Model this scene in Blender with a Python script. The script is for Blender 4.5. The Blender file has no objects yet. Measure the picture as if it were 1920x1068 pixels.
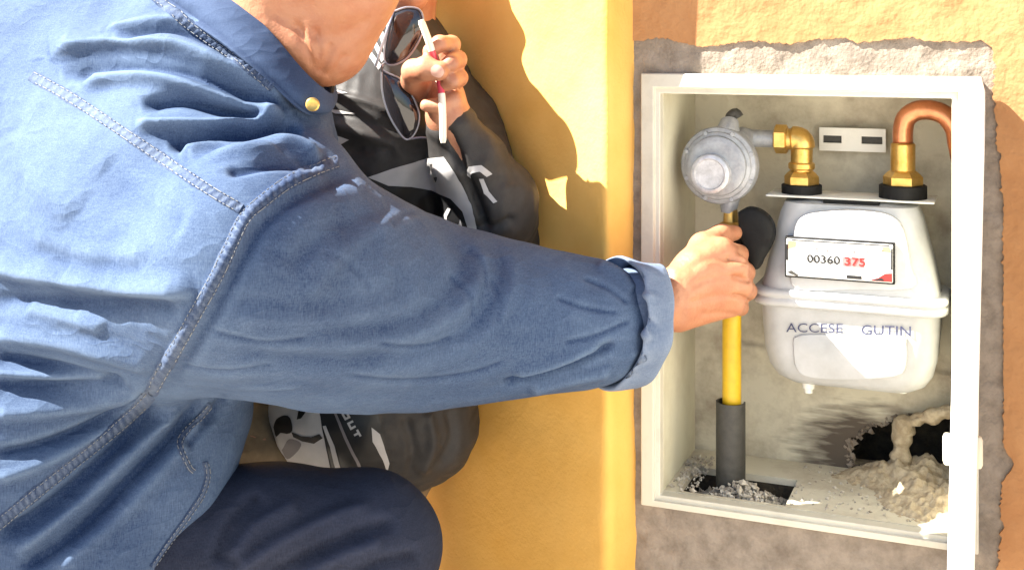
import bpy, bmesh, math, random
import numpy as np
from mathutils import Vector, Matrix
from mathutils.bvhtree import BVHTree
from mathutils.geometry import delaunay_2d_cdt

random.seed(7); rng = np.random.default_rng(7)
scene = bpy.context.scene
col = scene.collection

# ------------------------------------------------------------------ camera
TH = math.radians(22.05); FPX = 2296.0; HZ = 70.0; CAMH = 1.05
CAM = np.array([0.2345, -1.553, CAMH])
RIGHT = np.array([math.cos(TH), math.sin(TH), 0.0])
FWD = np.array([-math.sin(TH), math.cos(TH), 0.0])
UP = np.array([0.0, 0.0, 1.0])
cd = bpy.data.cameras.new('camera'); cam = bpy.data.objects.new('camera', cd); col.objects.link(cam)
cam.location = CAM; cam.rotation_euler = (math.radians(90), 0, TH)
cd.sensor_width = 36.0; cd.lens = 36.0 * FPX / 1920.0
cd.shift_y = -(534 - HZ) / 1920.0
cd.clip_start = 0.05; cd.clip_end = 500
scene.camera = cam

# ------------------------------------------------------------------ light
L = Vector((2.1, 1.0, -2.36)).normalized()
world = bpy.data.worlds.new('World'); scene.world = world; world.use_nodes = True
nt = world.node_tree
bg = nt.nodes['Background']; sky = nt.nodes.new('ShaderNodeTexSky'); sky.sky_type = 'NISHITA'
sky.sun_disc = False
sky.sun_elevation = math.asin(-L.z); sky.sun_rotation = math.atan2(-L.x, -L.y)
nt.links.new(sky.outputs[0], bg.inputs[0]); bg.inputs[1].default_value = 0.055
sl = bpy.data.lights.new('sun', 'SUN'); so = bpy.data.objects.new('sun', sl); col.objects.link(so)
sl.energy = 5.0; sl.angle = math.radians(0.5); sl.color = (1.0, 0.95, 0.86)
so.rotation_euler = L.to_track_quat('-Z', 'Y').to_euler(); so.location = (-3, -4, 5)
vs = scene.view_settings
vs.view_transform = 'Standard'; vs.look = 'None'; vs.exposure = 2.5; vs.gamma = 1.0; vs.use_curve_mapping = False

# ------------------------------------------------------------------ coordinate helpers
def at(px, py, d):
    """point seen at photo position (px, py), d metres along the view axis"""
    return CAM + RIGHT * ((px - 960) / FPX * d) + FWD * d + UP * ((HZ - py) / FPX * d)
def W(r, d, u): return CAM + RIGHT * r + FWD * d + UP * u
def on_y(px, py, Y):
    rho = (px - 960) / FPX
    d = (Y - CAM[1]) / (RIGHT[1] * rho + FWD[1])
    return at(px, py, d)
def proj(v):
    q = np.asarray(v) - CAM
    r = q @ RIGHT; d = q @ FWD; u = q @ UP
    return 960 + FPX * r / d, HZ - FPX * u / d, d

# ------------------------------------------------------------------ materials
def nodes_of(name):
    m = bpy.data.materials.new(name); m.use_nodes = True
    return m, m.node_tree, m.node_tree.nodes['Principled BSDF']
def mat(name, c, rough=0.6, metal=0.0, var=0.0, vscale=20, c2=None, bump=0.0, bscale=200, spec=0.5, detail=6, sub=0.0, bump2=0.0, b2scale=30, lo=0.35, hi=0.65, coat=0):
    m, t, b = nodes_of(name)
    b.inputs['Roughness'].default_value = rough; b.inputs['Metallic'].default_value = metal
    b.inputs['Specular IOR Level'].default_value = spec
    if coat: b.inputs['Coat Weight'].default_value = coat; b.inputs['Coat Roughness'].default_value = 0.08
    if sub:
        b.inputs['Subsurface Weight'].default_value = sub
        b.inputs['Subsurface Radius'].default_value = (0.012, 0.005, 0.003); b.inputs['Subsurface Scale'].default_value = 0.6
    tc = t.nodes.new('ShaderNodeTexCoord')
    if var or c2:
        n = t.nodes.new('ShaderNodeTexNoise'); n.inputs['Scale'].default_value = vscale; n.inputs['Detail'].default_value = detail
        n.inputs['Roughness'].default_value = 0.65
        t.links.new(tc.outputs['Object'], n.inputs['Vector'])
        r = t.nodes.new('ShaderNodeValToRGB')
        d = c2 if c2 else tuple(x * (1 - var) for x in c)
        r.color_ramp.elements[0].color = (*d, 1); r.color_ramp.elements[1].color = (*c, 1)
        r.color_ramp.elements[0].position = lo; r.color_ramp.elements[1].position = hi
        t.links.new(n.outputs['Fac'], r.inputs['Fac']); t.links.new(r.outputs[0], b.inputs['Base Color'])
    else:
        b.inputs['Base Color'].default_value = (*c, 1)
    prev = None
    for s, sc in ((bump, bscale), (bump2, b2scale)):
        if s:
            n2 = t.nodes.new('ShaderNodeTexNoise'); n2.inputs['Scale'].default_value = sc; n2.inputs['Detail'].default_value = 4
            t.links.new(tc.outputs['Object'], n2.inputs['Vector'])
            bp = t.nodes.new('ShaderNodeBump'); bp.inputs['Strength'].default_value = s; bp.inputs['Distance'].default_value = 0.5 / sc
            t.links.new(n2.outputs['Fac'], bp.inputs['Height'])
            if prev: t.links.new(prev.outputs[0], bp.inputs['Normal'])
            t.links.new(bp.outputs[0], b.inputs['Normal']); prev = bp
    return m
def denim(name, c, pale, rough=0.85, amount=0.5):
    """woven cotton: patchy fading, slub lines along the warp, twill relief"""
    m, t, b = nodes_of(name)
    b.inputs['Roughness'].default_value = rough; b.inputs['Specular IOR Level'].default_value = 0.15
    b.inputs['Sheen Weight'].default_value = 0.0; b.inputs['Sheen Roughness'].default_value = 0.5
    tc = t.nodes.new('ShaderNodeTexCoord')
    def noise(scale, stretch=(1, 1, 1), rot=(0, 0, 0), det=5):
        mp = t.nodes.new('ShaderNodeMapping'); mp.inputs['Scale'].default_value = stretch; mp.inputs['Rotation'].default_value = rot
        t.links.new(tc.outputs['Object'], mp.inputs['Vector'])
        n = t.nodes.new('ShaderNodeTexNoise'); n.inputs['Scale'].default_value = scale; n.inputs['Detail'].default_value = det
        n.inputs['Roughness'].default_value = 0.6
        t.links.new(mp.outputs[0], n.inputs['Vector']); return n
    big = noise(5, det=6); slub = noise(1100, (1, 1, 0.10), (0.15, 0.25, 0)); cross = noise(900, (0.12, 0.12, 1), (0.15, 0.25, 0)); fine = noise(420, det=3)
    def mth(op, a, bb):
        x = t.nodes.new('ShaderNodeMath'); x.operation = op
        for i, q in enumerate((a, bb)):
            if hasattr(q, 'is_linked'): t.links.new(q, x.inputs[i])
            else: x.inputs[i].default_value = q
        return x.outputs[0]
    s = mth('ADD', mth('MULTIPLY', big.outputs[0], 0.75), mth('MULTIPLY', slub.outputs[0], 0.65))
    s = mth('ADD', s, mth('MULTIPLY', cross.outputs[0], 0.3)); s = mth('ADD', s, mth('MULTIPLY', fine.outputs[0], 0.3))
    geo = t.nodes.new('ShaderNodeNewGeometry'); wear = t.nodes.new('ShaderNodeMapRange'); wear.inputs[1].default_value = 0.47; wear.inputs[2].default_value = 0.54; wear.inputs[3].default_value = -0.16; wear.inputs[4].default_value = 0.22
    t.links.new(geo.outputs['Pointiness'], wear.inputs[0]); s = mth('ADD', s, wear.outputs[0])
    mr = t.nodes.new('ShaderNodeMapRange'); mr.inputs[1].default_value = 0.68; mr.inputs[2].default_value = 1.32
    r = t.nodes.new('ShaderNodeValToRGB'); r.color_ramp.elements[0].position = 0.1; r.color_ramp.elements[1].position = 0.95
    r.color_ramp.elements[0].color = (*c, 1); r.color_ramp.elements[1].color = (*pale, 1)
    t.links.new(s, mr.inputs[0]); t.links.new(mr.outputs[0], r.inputs['Fac']); t.links.new(r.outputs[0], b.inputs['Base Color'])
    # small sharp wrinkles: ridged noise, stretched across the cloth
    w1 = noise(9, (1, 1, 2.2), (0.3, 0.5, 0.2), det=2); w2 = noise(20, (1, 1, 1.8), (0.9, 0.2, 0.4), det=1)
    ridge = lambda w: mth('POWER', mth('SUBTRACT', 1.0, mth('MULTIPLY', mth('ABSOLUTE', mth('SUBTRACT', w.outputs[0], 0.5), 0), 5.0)), 3.0)
    rid = mth('ADD', mth('MAXIMUM', ridge(w1), 0.0), mth('MULTIPLY', mth('MAXIMUM', ridge(w2), 0.0), 0.5))
    b1 = t.nodes.new('ShaderNodeBump'); b1.inputs['Strength'].default_value = 0.35 * amount * 2; b1.inputs['Distance'].default_value = 0.0022
    t.links.new(rid, b1.inputs['Height'])
    bp = t.nodes.new('ShaderNodeBump'); bp.inputs['Strength'].default_value = 0.08; bp.inputs['Distance'].default_value = 0.0005
    h = mth('ADD', slub.outputs[0], mth('MULTIPLY', fine.outputs[0], 0.9))
    t.links.new(h, bp.inputs['Height']); t.links.new(b1.outputs[0], bp.inputs['Normal']); t.links.new(bp.outputs[0], b.inputs['Normal'])
    return m

M = {}
M['denim'] = denim('washed_denim', (0.0150, 0.0315, 0.080), (0.088, 0.129, 0.205))
M['denim_in'] = denim('denim_reverse', (0.060, 0.090, 0.165), (0.16, 0.20, 0.275))
M['seam'] = denim('denim_seam', (0.020, 0.036, 0.080), (0.115, 0.145, 0.205), amount=0.3)
M['collar'] = denim('denim_collar_shaded', (0.014, 0.027, 0.068), (0.045, 0.070, 0.13))  # shirt denim darkened: the shadow on the collar is put into its colour
M['thread'] = mat('pale_thread', (0.16, 0.17, 0.18), 0.8)
M['jeans'] = denim('dark_jeans', (0.006, 0.008, 0.016), (0.030, 0.036, 0.060))
M['skin'] = mat('skin', (0.40, 0.178, 0.092), 0.5, var=0.2, vscale=30, c2=(0.345, 0.132, 0.066), bump=0.3, bscale=420, sub=0.12, bump2=0.25, b2scale=90)
M['skin2'] = mat('skin_fair', (0.44, 0.215, 0.125), 0.5, var=0.2, vscale=45, c2=(0.35, 0.135, 0.075), bump=0.25, bscale=420, sub=0.12)
M['nail'] = mat('nail', (0.56, 0.33, 0.26), 0.3)
M['hair'] = mat('dark_hair', (0.05, 0.045, 0.04), 0.6, var=0.5, vscale=120, bump=0.6, bscale=180)
M['eye'] = mat('eye_white', (0.75, 0.72, 0.68), 0.2)
M['boot'] = mat('brown_leather', (0.07, 0.045, 0.03), 0.5, var=0.4, vscale=30, bump=0.2, bscale=150)
M['grey_cloth'] = mat('charcoal_cloth', (0.042, 0.039, 0.038), 0.55, var=0.3, vscale=60, bump=0.4, bscale=700, spec=0.2)
M['black_print'] = mat('black_print', (0.006, 0.006, 0.007), 0.5)
M['white_print'] = mat('white_print', (0.44, 0.425, 0.42), 0.6, var=0.08, vscale=80)
M['grey_print'] = mat('grey_print', (0.17, 0.155, 0.16), 0.6)
M['khaki'] = mat('khaki_cotton', (0.23, 0.165, 0.095), 0.85, var=0.25, vscale=50, bump=0.3, bscale=600)
M['yellow_wall'] = mat('yellow_plaster', (0.78, 0.455, 0.125), 0.88, c2=(0.70, 0.375, 0.080), vscale=4, bump=0.28, bscale=220, bump2=0.12, b2scale=14, spec=0.2)
M['orange_wall'] = mat('orange_plaster', (0.42, 0.220, 0.096), 0.88, c2=(0.345, 0.165, 0.068), vscale=9, bump=0.35, bscale=120, bump2=0.3, b2scale=18, spec=0.2)
M['cement'] = mat('cement_mortar', (0.285, 0.238, 0.192), 0.95, c2=(0.165, 0.134, 0.106), vscale=38, bump=0.7, bscale=260, bump2=0.4, b2scale=60, spec=0.15, lo=0.3, hi=0.62)
M['cream'] = mat('cream_plastic', (0.60, 0.575, 0.44), 0.55, c2=(0.50, 0.465, 0.345), vscale=14, bump=0.1, bscale=100, lo=0.3, hi=0.55)
M['inner'] = mat('dusty_cabinet_lining', (0.58, 0.54, 0.43), 0.8, c2=(0.36, 0.305, 0.225), vscale=11, bump=0.3, bscale=110, lo=0.28, hi=0.55)
M['white_paint'] = mat('white_painted_metal', (0.70, 0.69, 0.64), 0.45, c2=(0.60, 0.59, 0.54), vscale=18, lo=0.25, hi=0.5)
M['frame'] = mat('cream_painted_frame', (0.56, 0.53, 0.44), 0.5, c2=(0.47, 0.44, 0.36), vscale=22, lo=0.25, hi=0.5, bump=0.1, bscale=80)
M['meter'] = mat('pale_grey_enamel', (0.43, 0.44, 0.45), 0.42, c2=(0.33, 0.335, 0.335), vscale=14, bump=0.05, bscale=60)
M['plate'] = mat('white_index_plate', (0.62, 0.62, 0.60), 0.35)
M['zinc'] = mat('cast_zinc', (0.40, 0.41, 0.43), 0.52, 0.35, c2=(0.26, 0.27, 0.29), vscale=55, bump=0.3, bscale=260)
M['cap'] = mat('polished_cap', (0.58, 0.58, 0.60), 0.35, 0.3, var=0.35, vscale=90, bump=0.1, bscale=150)
M['brass'] = mat('brass', (0.70, 0.46, 0.15), 0.36, 0.9, c2=(0.55, 0.33, 0.08), vscale=50, bump=0.15, bscale=200)
M['copper'] = mat('copper', (0.70, 0.29, 0.14), 0.33, 0.85, c2=(0.50, 0.19, 0.09), vscale=40, bump=0.1, bscale=160)
M['black'] = mat('black_plastic', (0.008, 0.008, 0.008), 0.7, spec=0.25, var=0.4, vscale=40, bump=0.2, bscale=200)
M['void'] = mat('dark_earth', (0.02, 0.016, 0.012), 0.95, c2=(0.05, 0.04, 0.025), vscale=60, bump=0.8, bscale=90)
M['yellow'] = mat('yellow_sleeve', (0.62, 0.40, 0.012), 0.42, c2=(0.52, 0.32, 0.01), vscale=40)
M['conduit'] = mat('grey_conduit', (0.048, 0.046, 0.040), 0.6, c2=(0.028, 0.027, 0.024), vscale=70, bump=0.2, bscale=200)
M['gravel'] = mat('pale_rubble', (0.60, 0.56, 0.48), 0.95, c2=(0.28, 0.24, 0.19), vscale=70, bump=0.6, bscale=300)
M['sand'] = mat('sandy_mortar', (0.52, 0.44, 0.31), 0.95, c2=(0.32, 0.25, 0.16), vscale=60, bump=0.9, bscale=210, bump2=0.6, b2scale=60)
M['ink'] = mat('blue_black_ink', (0.010, 0.012, 0.045), 0.5, c2=(0.05, 0.06, 0.13), vscale=300)
M['red'] = mat('red_ink', (0.42, 0.012, 0.010), 0.45)
M['pinkred'] = mat('red_digit_field', (0.50, 0.16, 0.16), 0.45)
M['green'] = mat('green_tint', (0.25, 0.42, 0.25), 0.45)
M['peach'] = mat('peach_corner', (0.48, 0.22, 0.13), 0.45)
M['silver'] = mat('silver_frame', (0.30, 0.30, 0.34), 0.3, 0.7)
M['lens'] = mat('smoked_lens', (0.018, 0.016, 0.018), 0.08, spec=0.6, coat=0.6)
M['penred'] = mat('red_plastic', (0.62, 0.06, 0.10), 0.3)
M['penwhite'] = mat('white_plastic', (0.82, 0.76, 0.66), 0.3)
M['pave'] = mat('pavement', (0.50, 0.45, 0.38), 0.9, c2=(0.42, 0.37, 0.31), vscale=6, bump=0.5, bscale=60)

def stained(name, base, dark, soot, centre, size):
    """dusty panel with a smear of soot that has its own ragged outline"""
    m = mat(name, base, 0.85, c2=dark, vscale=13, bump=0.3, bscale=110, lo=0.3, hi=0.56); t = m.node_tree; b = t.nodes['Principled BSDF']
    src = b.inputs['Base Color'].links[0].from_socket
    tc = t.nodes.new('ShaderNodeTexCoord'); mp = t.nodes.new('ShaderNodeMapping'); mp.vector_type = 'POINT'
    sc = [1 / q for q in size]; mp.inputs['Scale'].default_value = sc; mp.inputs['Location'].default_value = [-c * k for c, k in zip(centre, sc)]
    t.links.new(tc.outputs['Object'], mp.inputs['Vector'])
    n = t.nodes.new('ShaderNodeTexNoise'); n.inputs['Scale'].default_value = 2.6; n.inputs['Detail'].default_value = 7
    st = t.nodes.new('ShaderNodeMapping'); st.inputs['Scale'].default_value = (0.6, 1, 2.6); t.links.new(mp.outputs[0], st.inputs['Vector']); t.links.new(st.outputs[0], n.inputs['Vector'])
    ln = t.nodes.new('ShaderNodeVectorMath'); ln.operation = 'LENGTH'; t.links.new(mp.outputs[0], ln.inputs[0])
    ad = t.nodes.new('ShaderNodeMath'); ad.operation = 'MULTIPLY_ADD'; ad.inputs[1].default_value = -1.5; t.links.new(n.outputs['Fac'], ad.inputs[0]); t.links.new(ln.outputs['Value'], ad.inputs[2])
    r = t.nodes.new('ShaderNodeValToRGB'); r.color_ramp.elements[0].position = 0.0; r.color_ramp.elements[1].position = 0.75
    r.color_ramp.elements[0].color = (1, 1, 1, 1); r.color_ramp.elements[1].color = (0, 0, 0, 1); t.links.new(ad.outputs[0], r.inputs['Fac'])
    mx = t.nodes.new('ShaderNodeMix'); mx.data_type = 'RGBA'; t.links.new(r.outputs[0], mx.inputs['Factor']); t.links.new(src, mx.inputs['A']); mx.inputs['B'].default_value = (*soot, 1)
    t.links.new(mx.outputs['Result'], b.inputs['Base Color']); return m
# ------------------------------------------------------------------ object helpers
def wloc(o):
    v = Vector((0, 0, 0))
    while o: v += o.location; o = o.parent
    return v
def make(name, V, Fc, material, parent=None, smooth=True, angle=40, loc=None):
    """one mesh object from world-space vertices"""
    V = np.asarray(V, dtype=float)
    base = wloc(parent) if parent else Vector((0, 0, 0))
    own = Vector(loc) if loc is not None else Vector((0, 0, 0))
    o_loc = own - base if loc is not None else Vector((0, 0, 0))
    org = np.array(base + o_loc)
    me = bpy.data.meshes.new(name)
    if isinstance(Fc, np.ndarray):
        n = len(Fc); k = Fc.shape[1]
        me.vertices.add(len(V)); me.vertices.foreach_set('co', (V - org).astype(np.float32).ravel())
        me.loops.add(n * k); me.loops.foreach_set('vertex_index', Fc.astype(np.int32).ravel())
        me.polygons.add(n); me.polygons.foreach_set('loop_start', np.arange(0, n * k, k, dtype=np.int32))
        me.update(calc_edges=True); me.validate()
    else:
        me.from_pydata([tuple(v) for v in (V - org)], [], [tuple(f) for f in Fc]); me.update()
    if smooth:
        me.shade_smooth()
        if angle < 180: me.set_sharp_from_angle(angle=math.radians(angle))
    if isinstance(material, (list, tuple)):
        for q in material: me.materials.append(q)
    else: me.materials.append(material)
    o = bpy.data.objects.new(name, me); col.objects.link(o); o.location = o_loc
    if parent: o.parent = parent
    if angle == 180: o.cycles.shadow_terminator_geometry_offset = 0.5; o.cycles.shadow_terminator_offset = 0.1
    return o
def tag(o, label=None, cat=None, group=None, kind=None):
    if label: o['label'] = label
    if cat: o['category'] = cat
    if group: o['group'] = group
    if kind: o['kind'] = kind
    return o
def thing(name, loc, label, cat, group=None):
    o = bpy.data.objects.new(name, None); col.objects.link(o); o.location = Vector(loc); o.empty_display_size = 0.05
    return tag(o, label, cat, group)

class MB:
    """collects shapes into one mesh"""
    def __init__(s): s.v = []; s.f = []
    def add(s, V, Fc):
        n = len(s.v); s.v += [tuple(map(float, v)) for v in V]; s.f += [tuple(int(i) + n for i in f) for f in Fc]; return s
    def build(s, name, m, parent=None, **k): return make(name, s.v, s.f, m, parent, **k)
def frame_of(dirv, ref=None):
    w = np.array(dirv, float); w /= np.linalg.norm(w)
    ref = np.array(ref if ref is not None else ((0, 0, 1) if abs(w[2]) < 0.9 else (1, 0, 0)), float)
    u = np.cross(ref, w); u /= np.linalg.norm(u); v = np.cross(w, u)
    return u, v, w
def tube(path, radii, n=20, caps=True, closed=False, squash=None):
    P = np.array(path, float); k = len(P)
    if np.isscalar(radii): radii = [radii] * k
    T = np.gradient(P, axis=0); T /= np.linalg.norm(T, axis=1)[:, None]
    u, v, w = frame_of(T[0]); V = []
    for i in range(k):
        if i:
            u = u - T[i] * (u @ T[i]); u /= np.linalg.norm(u)
        v = np.cross(T[i], u)
        for j in range(n):
            a = 2 * math.pi * j / n
            V.append(P[i] + radii[i] * (u * math.cos(a) + v * math.sin(a)))
    Fc = []
    for i in range(k - 1):
        for j in range(n):
            Fc.append((i * n + j, i * n + (j + 1) % n, (i + 1) * n + (j + 1) % n, (i + 1) * n + j))
    if caps:
        Fc.append(tuple(range(n))[::-1]); Fc.append(tuple((k - 1) * n + j for j in range(n)))
    return V, Fc
def lathe(o, d, prof, n=32, ref=None, scale=None):
    """prof: (radius, height) pairs along direction d from o"""
    u, v, w = frame_of(d, ref); o = np.array(o, float); V = []
    for r, h in prof:
        for j in range(n):
            a = 2 * math.pi * (j + 0.5) / n
            V.append(o + w * h + r * (u * math.cos(a) + v * math.sin(a)))
    Fc = []
    for i in range(len(prof) - 1):
        for j in range(n): Fc.append((i * n + j, i * n + (j + 1) % n, (i + 1) * n + (j + 1) % n, (i + 1) * n + j))
    Fc.append(tuple(range(n))[::-1]); Fc.append(tuple((len(prof) - 1) * n + j for j in range(n)))
    return V, Fc
def rbox(x0, x1, y0, y1, z0, z1, b=0.002, seg=2):
    bm = bmesh.new(); bmesh.ops.create_cube(bm, size=1)
    for v in bm.verts:
        v.co = Vector(((x0 + x1) / 2 + v.co.x * (x1 - x0), (y0 + y1) / 2 + v.co.y * (y1 - y0), (z0 + z1) / 2 + v.co.z * (z1 - z0)))
    if b: bmesh.ops.bevel(bm, geom=list(bm.edges), offset=b, segments=seg, affect='EDGES', profile=0.5)
    bm.verts.index_update(); V = [tuple(v.co) for v in bm.verts]; Fc = [tuple(q.index for q in f.verts) for f in bm.faces]; bm.free()
    return V, Fc
def rrect(hw, hd, r, n=6):
    """rounded rectangle outline, 4*(n+1) points"""
    r = min(r, hw * 0.99, hd * 0.99); out = []
    for cx, cy, a0 in ((hw - r, hd - r, 0), (-hw + r, hd - r, 90), (-hw + r, -hd + r, 180), (hw - r, -hd + r, 270)):
        for i in range(n + 1):
            a = math.radians(a0 + 90 * i / n); out.append((cx + r * math.cos(a), cy + r * math.sin(a)))
    return out
def loft(rings, caps=True):
    n = len(rings[0]); V = [p for r in rings for p in r]; Fc = []
    for i in range(len(rings) - 1):
        for j in range(n): Fc.append((i * n + j, i * n + (j + 1) % n, (i + 1) * n + (j + 1) % n, (i + 1) * n + j))
    if caps: Fc.append(tuple(range(n))[::-1]); Fc.append(tuple((len(rings) - 1) * n + j for j in range(n)))
    return V, Fc
def smooth_curve(pts, step):
    """Catmull-Rom through 2-D or 3-D points, resampled at about `step`"""
    P = np.array(pts, float); P = np.vstack([2 * P[0] - P[1], P, 2 * P[-1] - P[-2]]); out = []
    for i in range(1, len(P) - 2):
        p0, p1, p2, p3 = P[i - 1:i + 3]; k = max(2, int(np.linalg.norm(p2 - p1) / step))
        for t in np.linspace(0, 1, k, endpoint=False):
            out.append(0.5 * ((2 * p1) + (-p0 + p2) * t + (2 * p0 - 5 * p1 + 4 * p2 - p3) * t * t + (-p0 + 3 * p1 - 3 * p2 + p3) * t ** 3))
    out.append(P[-2]); return np.array(out)

# ------------------------------------------------------------------ organic surfaces (distance field + surface nets)
def axis_coords(a, b, coarse, fine=None, zones=()):
    xs = [a]
    while xs[-1] < b:
        x = xs[-1]; s = coarse
        for z0, z1 in zones:
            if z0 <= x <= z1: s = fine
        xs.append(x + s)
    return np.array(xs)
class Field:
    def __init__(s, xs, ys, zs):
        s.ax = (xs, ys, zs); s.F = np.full((len(xs), len(ys), len(zs)), 0.15, np.float32)
    def block(s, lo, hi):
        ix = [slice(max(0, np.searchsorted(a, l) - 1), np.searchsorted(a, h) + 1) for a, l, h in zip(s.ax, lo, hi)]
        g = [s.ax[i][ix[i]].astype(np.float32) for i in range(3)]
        return tuple(ix), g
    def blend(s, ix, d, k):
        A = s.F[ix]
        h = np.clip(0.5 + 0.5 * (A - d) / k, 0, 1)
        s.F[ix] = A + (d - A) * h - k * h * (1 - h)
    def cone(s, a, b, ra, rb, k=0.01):
        a = np.array(a, float); b = np.array(b, float); m = max(ra, rb) + k + 0.02
        ix, g = s.block(np.minimum(a, b) - m, np.maximum(a, b) + m)
        if any(len(q) == 0 for q in g): return
        X, Y, Z = np.meshgrid(*g, indexing='ij', sparse=True)
        ab = b - a; L2 = max(ab @ ab, 1e-9)
        t = np.clip(((X - a[0]) * ab[0] + (Y - a[1]) * ab[1] + (Z - a[2]) * ab[2]) / L2, 0, 1)
        d = np.sqrt((X - a[0] - t * ab[0]) ** 2 + (Y - a[1] - t * ab[1]) ** 2 + (Z - a[2] - t * ab[2]) ** 2) - (ra + (rb - ra) * t)
        s.blend(ix, d.astype(np.float32), k)
    def chain(s, pts, k=0.01):
        for (p, r), (q, t) in zip(pts[:-1], pts[1:]): s.cone(p, q, r, t, k)
    def ell(s, c, rad, axes=None, k=0.01):
        c = np.array(c, float); rad = np.array(rad, float); A = np.array(axes if axes is not None else np.eye(3), float)
        m = rad.max() + k + 0.02
        ix, g = s.block(c - m, c + m); X, Y, Z = np.meshgrid(*g, indexing='ij', sparse=True)
        q = [(X - c[0]) * A[i][0] + (Y - c[1]) * A[i][1] + (Z - c[2]) * A[i][2] for i in range(3)]
        k0 = np.sqrt(sum((q[i] / rad[i]) ** 2 for i in range(3))); k1 = np.sqrt(sum((q[i] / rad[i] ** 2) ** 2 for i in range(3))) + 1e-6
        s.blend(ix, (k0 * (k0 - 1) / k1).astype(np.float32), k)
    def mesh(s):
        F = s.F; ins = F < 0; n = ins[:-1, :-1, :-1].astype(np.int8)
        offs = [(a, b, c) for a in (0, 1) for b in (0, 1) for c in (0, 1)]
        tot = np.zeros_like(n)
        for a, b, c in offs: tot += ins[a:F.shape[0] - 1 + a, b:F.shape[1] - 1 + b, c:F.shape[2] - 1 + c]
        act = (tot > 0) & (tot < 8); I = np.argwhere(act)
        ids = np.full(act.shape, -1, np.int32); ids[act] = np.arange(len(I))
        acc = np.zeros((len(I), 3)); cnt = np.zeros(len(I))
        for o1 in offs:
            for ax in range(3):
                if o1[ax]: continue
                o2 = list(o1); o2[ax] = 1
                f1 = F[I[:, 0] + o1[0], I[:, 1] + o1[1], I[:, 2] + o1[2]]; f2 = F[I[:, 0] + o2[0], I[:, 1] + o2[1], I[:, 2] + o2[2]]
                m = (f1 < 0) != (f2 < 0); t = np.where(m, f1 / np.where(m, f1 - f2, 1), 0)
                p = np.array(o1, float)[None].repeat(len(I), 0); p[:, ax] += t
                acc += p * m[:, None]; cnt += m
        fr = acc / cnt[:, None]
        V = np.stack([self_ax[I[:, i]] + fr[:, i] * (self_ax[I[:, i] + 1] - self_ax[I[:, i]]) for i, self_ax in enumerate(s.ax)], 1)
        quads = []
        for ax in range(3):
            sl1 = [slice(1, -1)] * 3; sl2 = [slice(1, -1)] * 3
            sl1[ax] = slice(0, -1); sl2[ax] = slice(1, None)
            a = ins[tuple(sl1)]; b = ins[tuple(sl2)]
            ch = np.argwhere(a != b); flip = a[ch[:, 0], ch[:, 1], ch[:, 2]]
            base = ch.copy()
            for q in range(3):
                if q != ax: base[:, q] += 1
            u, v = [(1, 2), (2, 0), (0, 1)][ax]
            c = []
            for du, dv in ((-1, -1), (0, -1), (0, 0), (-1, 0)):
                e = base.copy(); e[:, u] += du; e[:, v] += dv; c.append(ids[e[:, 0], e[:, 1], e[:, 2]])
            Q = np.stack(c, 1); Q[~flip] = Q[~flip][:, ::-1]; quads.append(Q)
        Q = np.vstack(quads); return V, Q[(Q >= 0).all(1)]
def vnormals(V, Q):
    fn = np.cross(V[Q[:, 2]] - V[Q[:, 0]], V[Q[:, 3]] - V[Q[:, 1]]); N = np.zeros_like(V)
    for i in range(4): np.add.at(N, Q[:, i], fn)
    return N / (np.linalg.norm(N, axis=1)[:, None] + 1e-12)
def relax(V, Q, it=2, lam=0.5):
    for _ in range(it):
        S = np.zeros_like(V); c = np.zeros(len(V))
        for i in range(4):
            for j in (1, 3):
                np.add.at(S, Q[:, i], V[Q[:, (i + j) % 4]]); np.add.at(c, Q[:, i], 1)
        V = V + lam * (S / c[:, None] - V)
    return V
def vnoise(P, scale, seed):
    """smooth value noise for cloth and plaster relief"""
    r = np.random.default_rng(seed); T = r.random((32, 32, 32)); q = np.asarray(P) * scale + 100.3
    i = np.floor(q).astype(int); f = q - i; f = f * f * (3 - 2 * f); out = 0
    for a in (0, 1):
        for b in (0, 1):
            for c in (0, 1):
                w = (f[:, 0] if a else 1 - f[:, 0]) * (f[:, 1] if b else 1 - f[:, 1]) * (f[:, 2] if c else 1 - f[:, 2])
                out = out + w * T[(i[:, 0] + a) % 32, (i[:, 1] + b) % 32, (i[:, 2] + c) % 32]
    return out - 0.5
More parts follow.
